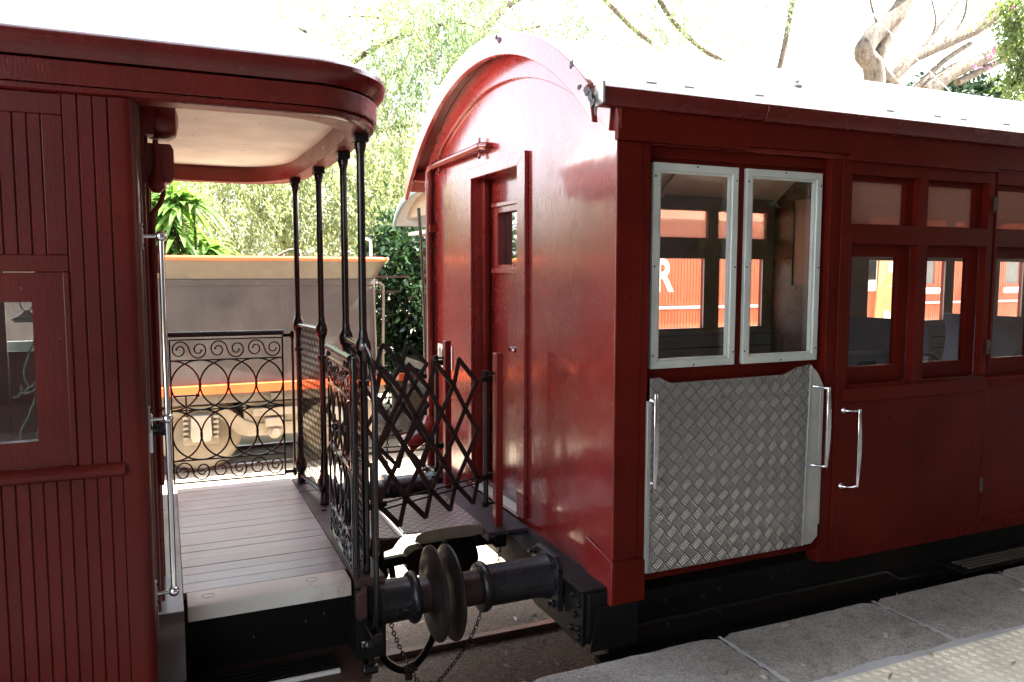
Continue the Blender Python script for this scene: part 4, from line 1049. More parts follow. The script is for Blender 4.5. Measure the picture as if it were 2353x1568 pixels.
# ------------------------------------------------------------------ lattice gates between the carriages
def lattice(A, B, ztop, dz, name_label, sh=.022):
    A = Vector((*A,0)); B = Vector((*B,0)); L = (B-A).length; d = (B-A)/L; nrm = Vector((-d.y,d.x,0))
    e = thing('lattice_gate', (A.x,A.y,ztop-dz*6), name_label, 'lattice gate', 'folding lattice gates across the gangway')
    P = lambda s_, r, o=0: A+d*(s_*L)+Vector((0,0,ztop-dz*r))+nrm*o
    cell = .222
    def node(i, r):        # i in half cells
        return (i*cell/2+(r-3)*sh*(1 if r in (0,6) else (.35 if r not in (1,3,5) else .12))+.012, r)
    m = MB()
    # strips: each passes i+1,r+1 (down right) or i-1,r+1 (down left)
    def strip(nodes, o):
        for a, b_ in zip(nodes[:-1], nodes[1:]):
            p = P(*node(*a), o); q = P(*node(*b_), o); dd = (q-p).normalized()*.006
            m.bar(p-dd, q+dd, .026, .005, up=nrm)
    W = 8
    for i0 in (1,3,5,7): # tops
        n_ = []; i, r = i0, 0
        while i <= W and r <= 6: n_.append((i, r)); i += 1; r += 1
        strip(n_, .003)
        n_ = []; i, r = i0, 0
        while i >= 0 and r <= 6: n_.append((i, r)); i -= 1; r += 1
        strip(n_, -.003)
    for r0 in (1,3,5):
        n_ = []; i, r = 0, r0
        while i <= W and r <= 6: n_.append((i, r)); i += 1; r += 1
        strip(n_, .003)
        n_ = []; i, r = W, r0
        while i >= 0 and r <= 6: n_.append((i, r)); i -= 1; r += 1
        strip(n_, -.003)
    m.build('lattice_bars', m_rustblk, e, smooth=False)
    rv = MB()
    for r in range(0, 7):
        for i in range(0, W+1):
            if (i+r) % 2: rv.ball(P(*node(i, r), -.008), .0085, 8)
    islands(rv, 'rivet', m_iron, e)
    # end rods and slotted links
    rr = MB().tube([P(.985,.6),P(.985,6.2)],.0135,10).build('rod', m_rustblk, e)
    MB().tube([P(-.03,3.4),P(-.02,6.4)],.009,8).build('rod', m_rustblk, e)
    for (s0, s1, r) in ((-.03,.07,5),(.93,1.02,.95),(.93,1.02,5.05)):
        MB().bar(P(s0,r,-.012),P(s1,r,-.012),.014,.024,up=(0,0,1)).tube([P(s1 if s0 > .5 else s0,r-.12),P(s1 if s0 > .5 else s0,r+.12)],.020,10).build('bracket', m_iron, e)
    for (s0, s1) in ((.05,.44),(.50,.92)):
        z_ = 5.08
        MB().tube([P(s0,z_-.10,-.012),P(s1,z_-.10-.02,-.012),P(s1+.012,z_,-.012),P(s1,z_+.12,-.012),P(s0,z_+.12,-.012),P(s0-.012,z_,-.012)],.0045,6,closed=True).build('slotted_link', m_iron, e)
m_rustblk = paint('brownish_black_iron', (.020,.013,.012), .40, .5, .2, .1, stretch=(3,3,3))
lattice((.86,3.50),(1.54,3.80),-.432,.1275,'nearer folding black lattice gate, its bottom points above the chequered bridge plate')
lattice((.86,4.72),(1.54,4.61),-.432,.1275,'farther folding black lattice gate, showing behind the nearer one beside the white number plate')

# ------------------------------------------------------------------ coupling, hoses, chains
CP = thing('coupling', (1.2,4.11,-1.6), 'black iron coupling with round bosses linking the two carriages beneath the bridge plate', 'coupling')
b = MB().box(.83,1.02,4.07,4.15,-1.64,-1.56).box(.83,1.10,4.08,4.14,-1.615,-1.585).lathe((1.0,4.02,-1.615),(1.0,9,-1.615),[(0,.05),(.02,.062),(.14,.062),(.16,.05)],20)
b.box(.96,1.04,4.05,4.12,-1.60,-1.36)
b.build('hook', m_iron, CP, .004)
MB().bar((1.0,4.10,-1.585),(1.26,4.10,-1.57),.04,.05).tube([(1.09,4.10,-1.60),(1.10,4.09,-1.70),(1.08,4.08,-1.80)],.018,10).build('link', m_iron, CP)
MB().lathe((1.22,3.99,-1.57),(1.22,9,-1.57),[(0,.05),(.01,.075),(.10,.075),(.16,.05)],22).build('boss', m_iron, CP)
MB().lathe((1.46,4.0,-1.60),(1.46,9,-1.60),[(0,.07),(.02,.115),(.06,.128),(.12,.128),(.2,.10)],30).box(1.25,1.66,4.08,4.16,-1.56,-1.50).tube([(1.47,4.05,-1.70),(1.47,4.05,-1.80),(1.475,4.05,-1.86)],[.02,.013,.02],8).build('draw_head', m_iron, CP)

hs_ = smooth_pts([at(873,1400,3.75),at(872,1470,3.75),at(884,1515,3.72),at(915,1538,3.70),at(945,1535,3.68),at(970,1510,3.66),at(990,1475,3.64),at(1003,1430,3.62),at(1010,1380,3.62)])
H_ = thing('brake_hose', hs_[0], 'thick black rubber brake hose hanging in a loop below the left buffer', 'hose')
MB().tube(hs_,.0185,12).build('rubber_hose', m_iron, H_)
MB().tube(hs_[28:36],.026,12).tube([hs_[30]+Vector((0,0,-.01)),hs_[30]+Vector((.0,-.01,-.05))],.02,8).build('connector', m_rust, H_)
def chain(pts, name_label, r=.0030, ln=.030):
    pts = smooth_pts(pts, 12); acc = 0; m = MB(); k = 0
    L = [0]
    for a, b_ in zip(pts[:-1], pts[1:]): L.append(L[-1]+(b_-a).length)
    n = int(L[-1]/(ln*.76))
    def P(s_):
        s_ = max(0, min(L[-1]-1e-6, s_)); i = 0
        while L[i+1] < s_: i += 1
        return pts[i].lerp(pts[i+1], (s_-L[i])/max(L[i+1]-L[i],1e-9))
    for i in range(n):
        c = P((i+.5)*ln*.76); t = (P((i+1)*ln*.76)-P(i*ln*.76)).normalized()
        u = t.cross(Vector((0,1,0.3))).normalized(); v = u.cross(t).normalized()
        w = u if i % 2 else v
        ring = [c+t*(ln/2*.9*math.cos(q))+w*(ln*.28*math.sin(q)) for q in [j*math.pi/5 for j in range(10)]]
        m.tube(ring, r, 5, closed=True)
    o = m.build('safety_chain', m_iron)
    return tag(o, name_label, 'chain', 'small iron chains hanging between the carriages')
chain([at(856,1230,3.5),at(862,1275,3.5),at(868,1325,3.5),at(872,1340,3.5)],'short thin black chain hanging beside the left buffer casing, above it')
chain([at(893,1405,3.45),at(905,1455,3.47),at(925,1500,3.5),at(948,1545,3.52),at(968,1580,3.53)],'thin black chain hanging below the left buffer, crossing the hose loop')
chain([at(1108,1385,3.5),at(1098,1430,3.5),at(1070,1485,3.5),at(1030,1540,3.5),at(985,1590,3.5)],'thin black chain hanging below the right buffer, right of the round buffer heads')
chain([at(1150,1258,3.7),at(1145,1290,3.7),at(1140,1320,3.7)],'short black chain hanging at the foot of the red gate post')
chain([at(890,995,4.75),at(890,1050,4.75),at(893,1105,4.75)],'thin black chain hanging behind the corner of the far lattice gate')

# ------------------------------------------------------------------ things inside the carriages
bx = thing('crate', (4.75,5.1,-1.29), 'pale bluish plastic crate seen low through the right aluminium framed window', 'crate')
MB().prism([(4.78,-1.29),(5.28,-1.29),(5.34,-.66),(4.72,-.66)],'y',4.55,4.62).box(4.70,5.36,4.53,4.64,-.66,-.62).box(4.8,5.26,4.62,4.9,-1.29,-.66).build('body', simple('pale_blue_plastic',(.30,.33,.42),.35,0,.1), bx, .01)
MB().box(5.02,5.22,4.545,4.549,-.80,-.70).build('printed_patch', m_rod, bx)
def bench(x, label):
    e = thing('bench_seat', (x,4.6,-1.29), label, 'seat', 'varnished wooden seats inside the right carriage')
    pr = []; n = 14
    for i in range(n+1):
        t = i/n; pr.append((x+.10*math.sin(t*2.4)-.05*t, -.86+.50*t))
    pr2 = [(a+.025, c) for a, c in pr[::-1]]
    MB().prism(pr+pr2,'y',4.20,5.0).build('backrest', m_lilac, e, .004)
    MB().box(x-.40,x+.05,4.20,5.0,-.90,-.86).build('seat', m_wood, e, .006)
    MB().box(x-.36,x-.30,4.22,4.28,-1.29,-.90).build('leg', m_wood, e); MB().box(x-.02,x+.04,4.22,4.28,-1.29,-.90).build('leg', m_wood, e)
bench(5.32,'varnished seat with curved back seen through the first side window')
bench(6.55,'varnished seat with curved back seen through the second side window')
def chair(x, y, label):
    e = thing('bentwood_chair', (x,y,-1.29), label, 'chair', 'bentwood chairs inside the right carriage')
    def hoop(w, h, z0):
        return [(x+w*math.cos(t), y-.16+.02*math.sin(t), z0+h*math.sin(t)) for t in [i*math.pi/18 for i in range(19)]]
    MB().tube([(x+.19,y-.16,-.84)]+hoop(.19,.22,-.80)+[(x-.19,y-.16,-.84)],.013,10).tube([(x+.10,y-.16,-.84)]+hoop(.10,.13,-.80)+[(x-.10,y-.16,-.84)],.010,8).build('back_hoop', m_wood, e)
    MB().lathe((x,y,-.86),(x,y,5),[(0,.19),(.01,.20),(.03,.20),(.035,.18)],24).build('seat', m_wood, e)
    for a in (45,135,225,315):
        MB().tube([(x+.15*math.cos(R(a)),y+.15*math.sin(R(a)),-.86),(x+.20*math.cos(R(a)),y+.20*math.sin(R(a)),-1.29)],.013,8).build('leg', m_wood, e)
chair(5.05,4.1,'bentwood chair whose hoop shows low in the second side window')
chair(6.15,4.1,'bentwood chair whose double hoop shows in the window at the right edge')
rp = thing('rope_bundle', (-.49,3.4,-.65), 'tangled grey rope hanging inside the window of the left carriage', 'rope')
b = MB(); random.seed(12)
for i in range(22):
    x = -.43+random.uniform(-.012,.035); z = random.uniform(-.50,-.20); pts = [Vector((x,3.3+random.uniform(-.05,.05),z))]
    a = random.uniform(0,6.28)
    for k in range(10):
        a += random.uniform(-.9,.9); pts.append(pts[-1]+Vector((.010*math.cos(a), random.uniform(-.004,.004), .016*math.sin(a)-.010)))
    b.tube(smooth_pts(pts,3), .0042, 6)
b.tube([(-.50,3.3,-.17),(-.44,3.3,-.17)],.008,8)
b.build('strands', m_rope, rp)
ls = thing('lamp', (-.50,3.6,-.18), 'small white cone lamp shade on a thin loop of wire behind the left carriage window', 'lamp')
MB().lathe((-.50,3.6,-.185),(-.50,3.6,5),[(0,.055),(.004,.054),(.030,.012),(.04,.008)],20).build('lamp_shade', m_white, ls)
MB().tube([(-.50+.022*math.sin(t),3.6,-.115+.035*math.cos(t)) for t in [i*math.pi/9 for i in range(18)]],.002,5,closed=True).build('wire_loop', m_iron, ls)

# ------------------------------------------------------------------ grey tender on the far track
TD = thing('tender', (-1.5,10.9,-2.42), 'grey black locomotive tender with orange edging standing behind the open platform', 'tender')
ty, tx = 10.0, 2.53
def rounded(x0,x1,y0,y1,r,n=6):
    p = []
    for cx,cy,a0 in ((x1-r,y0+r,-90),(x1-r,y1-r,0),(x0+r,y1-r,90),(x0+r,y0+r,180)):
        for i in range(n+1): p.append((cx+r*math.cos(R(a0+90*i/n)), cy+r*math.sin(R(a0+90*i/n))))
    return p
MB().prism(rounded(-5.4,tx,ty,12.3,.16),'z',-1.33,-.075).build('tank_side', m_tender, TD)
MB().prism(rounded(-5.41,tx+.01,ty-.012,12.31,.165),'z',-.145,-.075-.0).build('lap_strip', m_tender, TD, .003)
# flared coal rail
fl = MB(); lo = rounded(-5.4,tx,ty,12.3,.16); hi = rounded(-5.55,tx+.13,ty-.13,12.43,.2); n = len(lo)
fl.v = [(x,y,-.074) for x,y in lo]+[(x*.5+X*.5-.0,y*.5+Yy*.5+.02*(1 if y>11 else -1)*-1,.05) for (x,y),(X,Yy) in zip(lo,hi)]+[(X,Yy,.165) for X,Yy in hi]
for r_ in range(2):
    for i in range(n): j = (i+1)%n; fl.f.append((r_*n+i,r_*n+j,(r_+1)*n+j,(r_+1)*n+i))
fl.build('flared_top', simple('tan_bounce_flare',(.085,.070,.048),.5,0,.1,.2,20), TD)  # warm ground bounce on the flare put into its tan colour
MB().tube([(x,y,.178) for x,y in hi],.028,10,closed=True).build('beading', m_orange, TD, label='orange painted rim')
MB().box(-5.3,tx-.1,ty+.1,12.2,.02,.06).build('tank_top', m_tender, TD)
for y in (10.25,): MB().tube(smooth_pts([(2.40,y,.18),(2.40,y,.40),(2.43,y,.44),(2.47,y,.44),(2.50,y,.40),(2.50,y,.18)],4),.018,8).build('grab_handle', m_white, TD)
MB().box(1.4,2.0,10.9,11.5,.06,.24).tube([(1.3,10.6,.2),(1.5,10.6,.30),(1.62,10.6,.32),(1.66,10.6,.2)],.02,8).build('tank_hatch', m_under, TD)
MB().box(-5.5,tx+.12,ty-.10,12.4,-1.44,-1.335).build('footplate_edge', m_orange, TD, .004)
MB().box(-5.4,tx+.05,ty-.06,12.3,-1.56,-1.441).build('frame_beam', m_under, TD)
MB().tube([(2.58,10.0,-1.33),(2.60,10.0,-.3),(2.60,10.0,-.16),(2.55,10.0,-.12),(2.50,10.0,-.13)],.018,8).tube([(2.50,9.99,-1.33),(2.47,9.99,-.12)],.012,8).build('handrail', m_under, TD)
MB().box(2.5,3.05,10.3,10.36,-.06,-.03).box(2.5,2.98,10.5,10.54,-.26,-.24).build('rear_bracket', m_rust, TD)
b = MB(); random.seed(4)
for i in range(24): b.ball((-3.6+i*.26, ty-.062, -1.50), .012, 8)
for x in (1.1,1.55,1.75): b.ball((x, ty-.062, -1.50), .02, 8)
b.box(1.15,1.28,ty-.09,ty-.06,-1.54,-1.47)
islands(b, 'rivet', m_under, TD)
WX = [(.345,),(2.05,),(-2.6,),(-4.3,)]
for k in ():
    if k%1==0: pass
for (wx,) in WX:
    w_ = thing('wheel', (wx,10.35,-1.92), None, None); w_.parent = TD; w_.matrix_parent_inverse = parent_world(TD).inverted()
    MB().lathe((wx,10.24,-1.95),(wx,20,-1.95),[(0,.36),(0,.43),(.01,.455),(.10,.46),(.11,.50),(.13,.50),(.131,.38)],44).build('tyre', m_bogie, w_)
    MB().lathe((wx,10.27,-1.95),(wx,20,-1.95),[(0,.08),(.02,.36),(.08,.361)],40).build('web', m_bogie, w_)
    MB().lathe((wx,11.34,-1.95),(wx,20,-1.95),[(0,.36),(0,.46),(.10,.46),(.13,.50)],36).build('tyre', m_bogie, w_)
    ab = thing('axlebox', (wx,10.1,-1.9), None, None); ab.parent = TD; ab.matrix_parent_inverse = parent_world(TD).inverted()
    b = MB().box(wx-.20,wx+.20,10.06,10.22,-2.07,-1.68)
    b.build('box', m_bogie, ab, .02)
    MB().prism([(wx-.10,-2.02),(wx+.10,-2.02),(wx+.12,-1.95),(wx+.11,-1.70),(wx-.11,-1.70),(wx-.12,-1.95)],'y',9.96,10.06).build('lid', simple('pale_axlebox_paint',(.27,.245,.20),.6), ab, .012, label='pale axlebox cover')
    b = MB()
    for s_ in (-1,1):
        for k in range(5): b.box(wx+s_*.17-.03,wx+s_*.17+.03,9.99,10.06,-1.74-.062*k,-1.71-.062*k)
    islands(b, 'rib', m_bogie, ab, .003)
for x0 in (.345,-4.3):
    pts_t = [(x0-.35,-1.62),(x0-.18,-1.60),(x0+.20,-1.60),(x0+.36,-1.68),(x0+.50,-1.80),(x0+.64,-1.86),(x0+1.08,-1.86),(x0+1.22,-1.80),(x0+1.36,-1.68),(x0+1.52,-1.60),(x0+1.9,-1.60),(x0+2.05,-1.62)]
    pts_b = [(x0+2.05,-1.74),(x0+1.9,-1.72),(x0+1.60,-1.72),(x0+1.46,-1.80),(x0+1.30,-1.98),(x0+1.16,-2.02),(x0+.56,-2.02),(x0+.42,-1.98),(x0+.26,-1.80),(x0+.14,-1.72),(x0-.18,-1.72),(x0-.35,-1.74)]
    MB().prism(pts_t+pts_b,'y',10.08,10.16).build('bogie_side_frame', m_bogie, TD, .01)
    MB().lathe((x0+.86,10.08,-1.98),(x0+.86,5,-1.98),[(0,.085),(.03,.085),(.05,.06),(.10,.055),(.11,.04)],18).box(x0+.6,x0+1.15,10.0,10.08,-1.76,-1.66).box(x0+.74,x0+.98,9.99,10.07,-1.90,-1.79).box(x0+.5,x0+1.2,10.10,10.5,-1.86,-1.6).build('bolster', m_bogie, TD, .01)
MB().box(-5.3,tx-.2,10.6,11.2,-1.95,-1.562).build('underframe', m_iron, TD)

# ------------------------------------------------------------------ red train on the far track
FT = thing('railway_carriage', (7,11,-2.42), 'bright red sunlit carriage with a big white letter R, seen through the pale framed windows', 'carriage')
fy = 9.8; fx = 4.75
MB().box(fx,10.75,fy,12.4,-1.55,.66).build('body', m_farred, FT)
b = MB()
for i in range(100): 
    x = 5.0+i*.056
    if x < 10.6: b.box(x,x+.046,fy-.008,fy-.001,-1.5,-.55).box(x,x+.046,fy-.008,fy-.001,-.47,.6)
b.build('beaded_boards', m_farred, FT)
MB().box(fx,10.75,fy-.03,fy-.001,-.53,-.49).build('white_line', m_white, FT)
for s_, x in (('Q',6.15),('R',6.64)):
    text(s_, .68, Vector((x,fy-.009,-.255)), Euler((R(90),0,0)), m_white, FT, sx=.80, bold=.02, ext=.002)
ay = np.linspace(9.66,12.5,31)
def fz(y): return .66+.62*math.sqrt(max(1-((y-11.08)/1.46)**2,0))**1.0
pr = [(y,fz(y)) for y in ay]
MB().prism(pr+[(y,z-.04) for y,z in pr[::-1]],'x',3.42,10.8).build('roof', m_roof, FT)
MB().prism([(y,z-.04) for y,z in pr]+[(y,z-.10) for y,z in pr[::-1]],'x',3.42,3.46).build('roof_rim', simple('pale_blue_grey_trim',(.35,.42,.42),.5), FT)
MB().prism([(y,z-.045) for y,z in pr][1:-1],'x',3.62,3.66).build('canopy_end', simple('buff_canopy_panel',(.55,.40,.28),.5), FT)
MB().box(3.62,fx,9.9,12.3,.60,.655).build('canopy_ceiling', m_cream, FT)
MB().tube([at(962,478,9.85),at(968,560,9.9),at(976,740,9.95),at(978,860,9.95)],.022,10).build('canopy_pole', m_black, FT)
MB().box(3.5,fx,9.9,12.3,-1.45,-1.33).box(3.5,10.7,10.0,12.2,-1.8,-1.56).build('platform_deck', m_iron, FT)
MB().box(3.56,3.60,10.0,10.9,-1.33,-.60).build('end_railing', m_iron, FT)
for wx in (5.6,7.2,9.4):
    MB().lathe((wx,10.24,-1.97),(wx,20,-1.97),[(0,.36),(0,.43),(.10,.45),(.13,.48)],32).build('wheel', m_under, FT)
# railmotor with yellow end
RM = thing('railmotor', (11.5,11,-2.42), 'red railmotor with a yellow panel and white letters, seen through the first side window', 'railcar')
MB().box(10.85,11.30,fy+.02,12.4,-1.6,.75).build('cab_side', m_farred, RM, .02)
pr = []
for i in range(13):
    t = i/12; pr.append((11.24-.13*t**2-.0, .75-2.0*t))
MB().prism([(11.30,.75)]+pr[::-1][:0]+[(p[0],p[1]) for p in pr]+[(12.05,-1.25),(12.05,.75)],'y',fy-.015,fy+.04).build('yellow_panel', m_yellow, RM)
MB().box(12.06,12.15,fy,12.4,-1.6,.75).build('cab_corner', m_farred, RM)
MB().prism([(10.9,-.30),(11.17,-.30),(11.19,-.27),(11.19,.5),(10.9,.5)],'y',fy-.01,fy+.018).build('window_frame', m_alu, RM, .01)
MB().box(10.93,11.16,fy-.016,fy-.011,-.10,.47).build('window_pane', m_iron, RM)
text('RM', .46, Vector((11.36,fy-.020,-.98)), Euler((R(90),0,0)), m_white, RM, sx=.72, bold=.03, ext=.002)
MB().box(11.44,11.60,fy-.02,fy-.0155,.02,.2).box(11.40,11.68,fy-.02,fy-.0155,-.22,-.205).build('highlight_strip', m_white, RM)  # white pieces modelled as a highlight on the panel
# second red carriage
FT2 = thing('railway_carriage', (16,11,-2.42), 'bright red bead-boarded carriage with white window sills, seen through the farthest side windows', 'carriage')
wins = [(12.25,12.62),(13.42,13.8),(14.55,14.95),(15.7,16.1),(16.9,17.3)]
MB().wall(12.2,22,-1.55,.66,fy,fy+.06,[(a,b_,-.17,.42) for a,b_ in wins]).build('body', m_farred, FT2)
b = MB(); x = 12.22
while x < 18:
    b.box(x,x+.046,fy-.008,fy-.001,-1.5,-.55)
    if not any(a-.07 < x < b_+.06 for a,b_ in wins): b.box(x,x+.046,fy-.008,fy-.001,-.45,.6)
    x += .056
b.build('beaded_boards', m_farred, FT2)
MB().box(12.2,22,fy-.03,fy-.001,-.53,-.49).build('white_line', m_white, FT2)
for a, b_ in wins:
    MB().box(a-.10,b_+.08,fy-.07,fy-.001,-.36,-.25).build('window_sill', m_white, FT2, .02)
    MB().box(a,b_,fy+.02,fy+.026,-.17,.42).build('window_pane', simple('dusty_glass',(.30,.31,.31),.2,0,.3), FT2)
MB().prism([(y,fz(y)) for y in ay]+[(y,.6) for y in ay[::-1]],'x',12.1,22).build('roof', m_roof, FT2)

# orange trolley frame and drum beyond the gap
TR = thing('trolley', (4.6,13,-2.5), 'orange steel trolley carrying a grey drum beyond the lattice gates', 'trolley')
MB().bar((3.3,11.9,-1.62),(4.7,12.2,-1.72),.10,.12).bar((4.25,11.9,-1.75),(4.42,11.9,-2.45),.13,.06).bar((4.3,11.95,-1.8),(4.95,12.1,-2.35),.06,.05).build('frame', m_orange, TR, .01)
MB().lathe((4.0,12.4,-1.72),(5,12.6,-1.72),[(0,.05),(.01,.25),(.9,.25),(.92,.05)],24).build('drum', m_under, TR)
MB().lathe((4.6,11.9,-2.30),(4.6,20,-2.30),[(0,.20),(.08,.20)],20).lathe((4.15,11.9,-2.30),(4.15,20,-2.30),[(0,.20),(.08,.20)],20).build('wheel', m_under, TR)
MB().prism([(3.2,-1.75),(3.75,-1.75),(3.7,-2.2),(3.25,-2.2)],'y',11.9,12.0).build('side_plate', m_under, TR)

# ------------------------------------------------------------------ vegetation
def leaves_obj(name, C_, D_, Ln, Wd, mat, parent=None, fold=.25, kind=None):
    """one mesh of leaf-shaped faces; C_ base points, D_ directions (n,3), lengths, widths"""
    n = len(C_); D_ = D_/np.linalg.norm(D_, axis=1, keepdims=True)
    ref = rng.normal(size=(n,3)); S = np.cross(D_, ref); S /= np.linalg.norm(S, axis=1, keepdims=True); Nn = np.cross(D_, S)
    Ln = np.asarray(Ln).reshape(-1,1)*np.ones((n,1)); Wd = np.asarray(Wd).reshape(-1,1)*np.ones((n,1))
    a = C_; t = C_+D_*Ln+Nn*(-.15*Ln); m1 = C_+D_*Ln*.45+S*Wd*.5+Nn*Wd*fold; m2 = C_+D_*Ln*.45-S*Wd*.5+Nn*Wd*fold; 
    V = np.stack([a,m1,t,m2],1).reshape(-1,3); 
    me = bpy.data.meshes.new(name); me.vertices.add(len(V)); me.vertices.foreach_set('co', V.ravel().astype(np.float32))
    me.loops.add(n*4); me.loops.foreach_set('vertex_index', np.arange(n*4, dtype=np.int32))
    me.polygons.add(n); me.polygons.foreach_set('loop_start', (np.arange(n)*4).astype(np.int32))
    try: me.polygons.foreach_set('loop_total', np.full(n,4,dtype=np.int32))
    except Exception: pass
    me.materials.append(mat); me.update(calc_edges=True); me.validate()
    o = bpy.data.objects.new(name, me); COL.objects.link(o)
    if parent is not None: o.parent = parent; o.matrix_parent_inverse = parent_world(parent).inverted()
    return o
def limb(m, pts, r0, r1, n=9):
    p = smooth_pts(pts, 6); k = len(p)
    p = [q+Vector(rng.normal(size=3)*r0*.025) for q in p]
    m.tube(p, [r0+(r1-r0)*i/(k-1) for i in range(k)], n); return p
def strands(cent, n, spread, leaf_n, droop, L, W, out=1.0):
    """drooping leafy strands from around points in cent"""
    Cs = []; Ds = []
    cent = np.array(cent)
    for i in range(n):
        c = cent[rng.integers(len(cent))]+rng.normal(size=3)*spread
        d = rng.normal(size=3)*.6; d[2] = abs(d[2])*.2
        ln = rng.uniform(.5,1.3)*droop; k = leaf_n
        t = np.linspace(0,1,k)[:,None]
        P = c+d*t*ln*.6*out+np.array([0,0,-1])*(t**1.6)*ln
        Dd = rng.normal(size=(k,3))*.55+np.array([0,0,-.9])
        Cs.append(P+rng.normal(size=(k,3))*.03); Ds.append(Dd)
    C_ = np.concatenate(Cs); D_ = np.concatenate(Ds)
    return C_, D_
# weeping pale tree behind the tender
T1 = thing('weeping_tree', (3,16,-2.5), 'pale green weeping tree with fine drooping foliage behind the tender', 'tree')
m = MB(); limb(m,[(2.6,17,-2.5),(2.5,17,0),(2.2,17,2.5),(2.8,17,5)],.22,.10)
for q in ([(2.5,17,.5),(1.2,16.6,1.8),(.2,16.2,2.1)],[(2.4,17,1.5),(4.0,16.6,2.9),(5.6,16.4,3.2)],[(2.4,17,2.5),(1,16.8,4),(-.5,16.5,5)],[(2.6,17,3),(4,16.8,4.6),(6,16.6,5.5)],[(2.3,17,.2),(3.8,16.4,1.3),(5,16.0,1.2)]):
    limb(m, q, .09, .03, 7)
m.build('trunk', m_bark, T1)
m = MB(); random.seed(8)
for i in range(60):
    c = Vector((random.uniform(-.5,6.2), random.uniform(15.2,16.6), random.uniform(.3,5.0))); pts = [c]
    for k in range(5): pts.append(pts[-1]+Vector((random.uniform(-.22,.22),random.uniform(-.1,.1),-random.uniform(.08,.25))))
    m.tube(pts,[.014,.012,.010,.008,.006,.004],5)
islands(m, 'twig', m_twig, T1)
cent = [(x,y,z) for x in np.linspace(-1.0,5.2,9) for y in (15.6,16.4) for z in (.9,1.7,2.4)]+[(x,16.4,z) for x in np.linspace(2.4,4.6,3) for z in (3.4,4.8,6)]
C_, D_ = strands(cent, 4400, .45, 24, .8, 1, 1)
leaves_obj('crown', C_, D_, rng.uniform(.05,.13,len(C_)), rng.uniform(.016,.032,len(C_)), m_leafpale, T1)
# strappy-leaved plant at the left
T2 = thing('dracaena', (.1,13.5,-2.5), 'tall plant with long strappy green leaves behind the tender, left of the weeping tree', 'plant')
m = MB(); heads = []
random.seed(31)
for i in range(64):
    x = random.uniform(-1.1,.75); z = random.uniform(-.3,1.45)-max(0,x-.2)*1.6; y = random.uniform(12.8,13.6)
    heads.append((x,y,z)); m.tube([(x+random.uniform(-.1,.1),y,-2.5),(x,y,z)],[.03,.018],6)
m.build('stem', m_bark, T2)
Vv = []; Ff = []
for (x,y,z) in heads:
    for k in range(26):
        a = random.uniform(0,6.28); el = random.uniform(-.5,1.2); ln = random.uniform(.42,.66); w = random.uniform(.036,.058)
        d = Vector((math.cos(a)*math.cos(el),math.sin(a)*math.cos(el),math.sin(el))); s_ = d.cross(Vector((0,0,1))).normalized()
        p = Vector((x,y,z+random.uniform(-.15,.05))); prev = None; b0 = len(Vv); nseg = 6
        for q in range(nseg+1):
            t = q/nseg; c = p+d*ln*t+Vector((0,0,-.5*ln*t*t*1.2)); ww = w*(math.sin(math.pi*min(t*.92+.06,1)))**.7
            Vv.append(tuple(c+s_*ww+Vector((0,0,.008)))); Vv.append(tuple(c+Vector((0,0,-.002)))); Vv.append(tuple(c-s_*ww+Vector((0,0,.008))))
        for q in range(nseg):
            i0 = b0+q*3; Ff += [(i0,i0+1,i0+4,i0+3),(i0+1,i0+2,i0+5,i0+4)]
mm = MB(); mm.v = Vv; mm.f = Ff; mm.build('leaves', m_leafpalm, T2)
# glossy dark shrub right of the tender
def shrub(name, label, cat, cx, cy, cz, rx, ry, rz, n, L, W, mat, trunk=True, group=None, clusters=60):
    e = thing(name, (cx,cy,-2.5), label, cat, group)
    m = MB()
    for k in range(5):
        a = k*1.3; limb(m,[(cx,cy,-2.5),(cx+.3*rx*math.cos(a),cy+.2*math.sin(a),cz-rz*.5),(cx+.6*rx*math.cos(a),cy+.4*ry*math.sin(a),cz+rz*.4)],.05,.015,6)
    m.build('stem', m_bark, e)
    cl = rng.normal(size=(clusters,3)); cl /= np.linalg.norm(cl,axis=1,keepdims=True); cl *= rng.uniform(.45,1.0,(clusters,1))
    cl = cl*np.array([rx,ry,rz])+np.array([cx,cy,cz])
    idx = rng.integers(clusters,size=n); C_ = cl[idx]+rng.normal(size=(n,3))*np.array([rx,ry,rz])*.13
    D_ = (C_-cl[idx])*2+rng.normal(size=(n,3))*.35+np.array([0,-.15,-.15])
    leaves_obj('foliage', C_, D_, rng.uniform(.7,1.25,n)*L, rng.uniform(.7,1.2,n)*W, mat, e); return e
shrub('glossy_shrub','dense dark green shrub with glossy leaves between the tender and the carriage end','shrub',4.35,13.6,-.75,1.35,.9,1.75,15000,.15,.065,m_leafdark,clusters=110)
shrub('glossy_shrub','low yellow-green bush beyond the lattice gates, below the glossy shrub','shrub',4.3,12.9,-1.9,.7,.4,.45,2500,.11,.035,m_leafvine,clusters=30)
shrub('hedge','tall dark green hedge far behind the left carriage','hedge',-6,17,-.5,5,1.2,2.6,9000,.2,.09,m_leafdark,clusters=120)
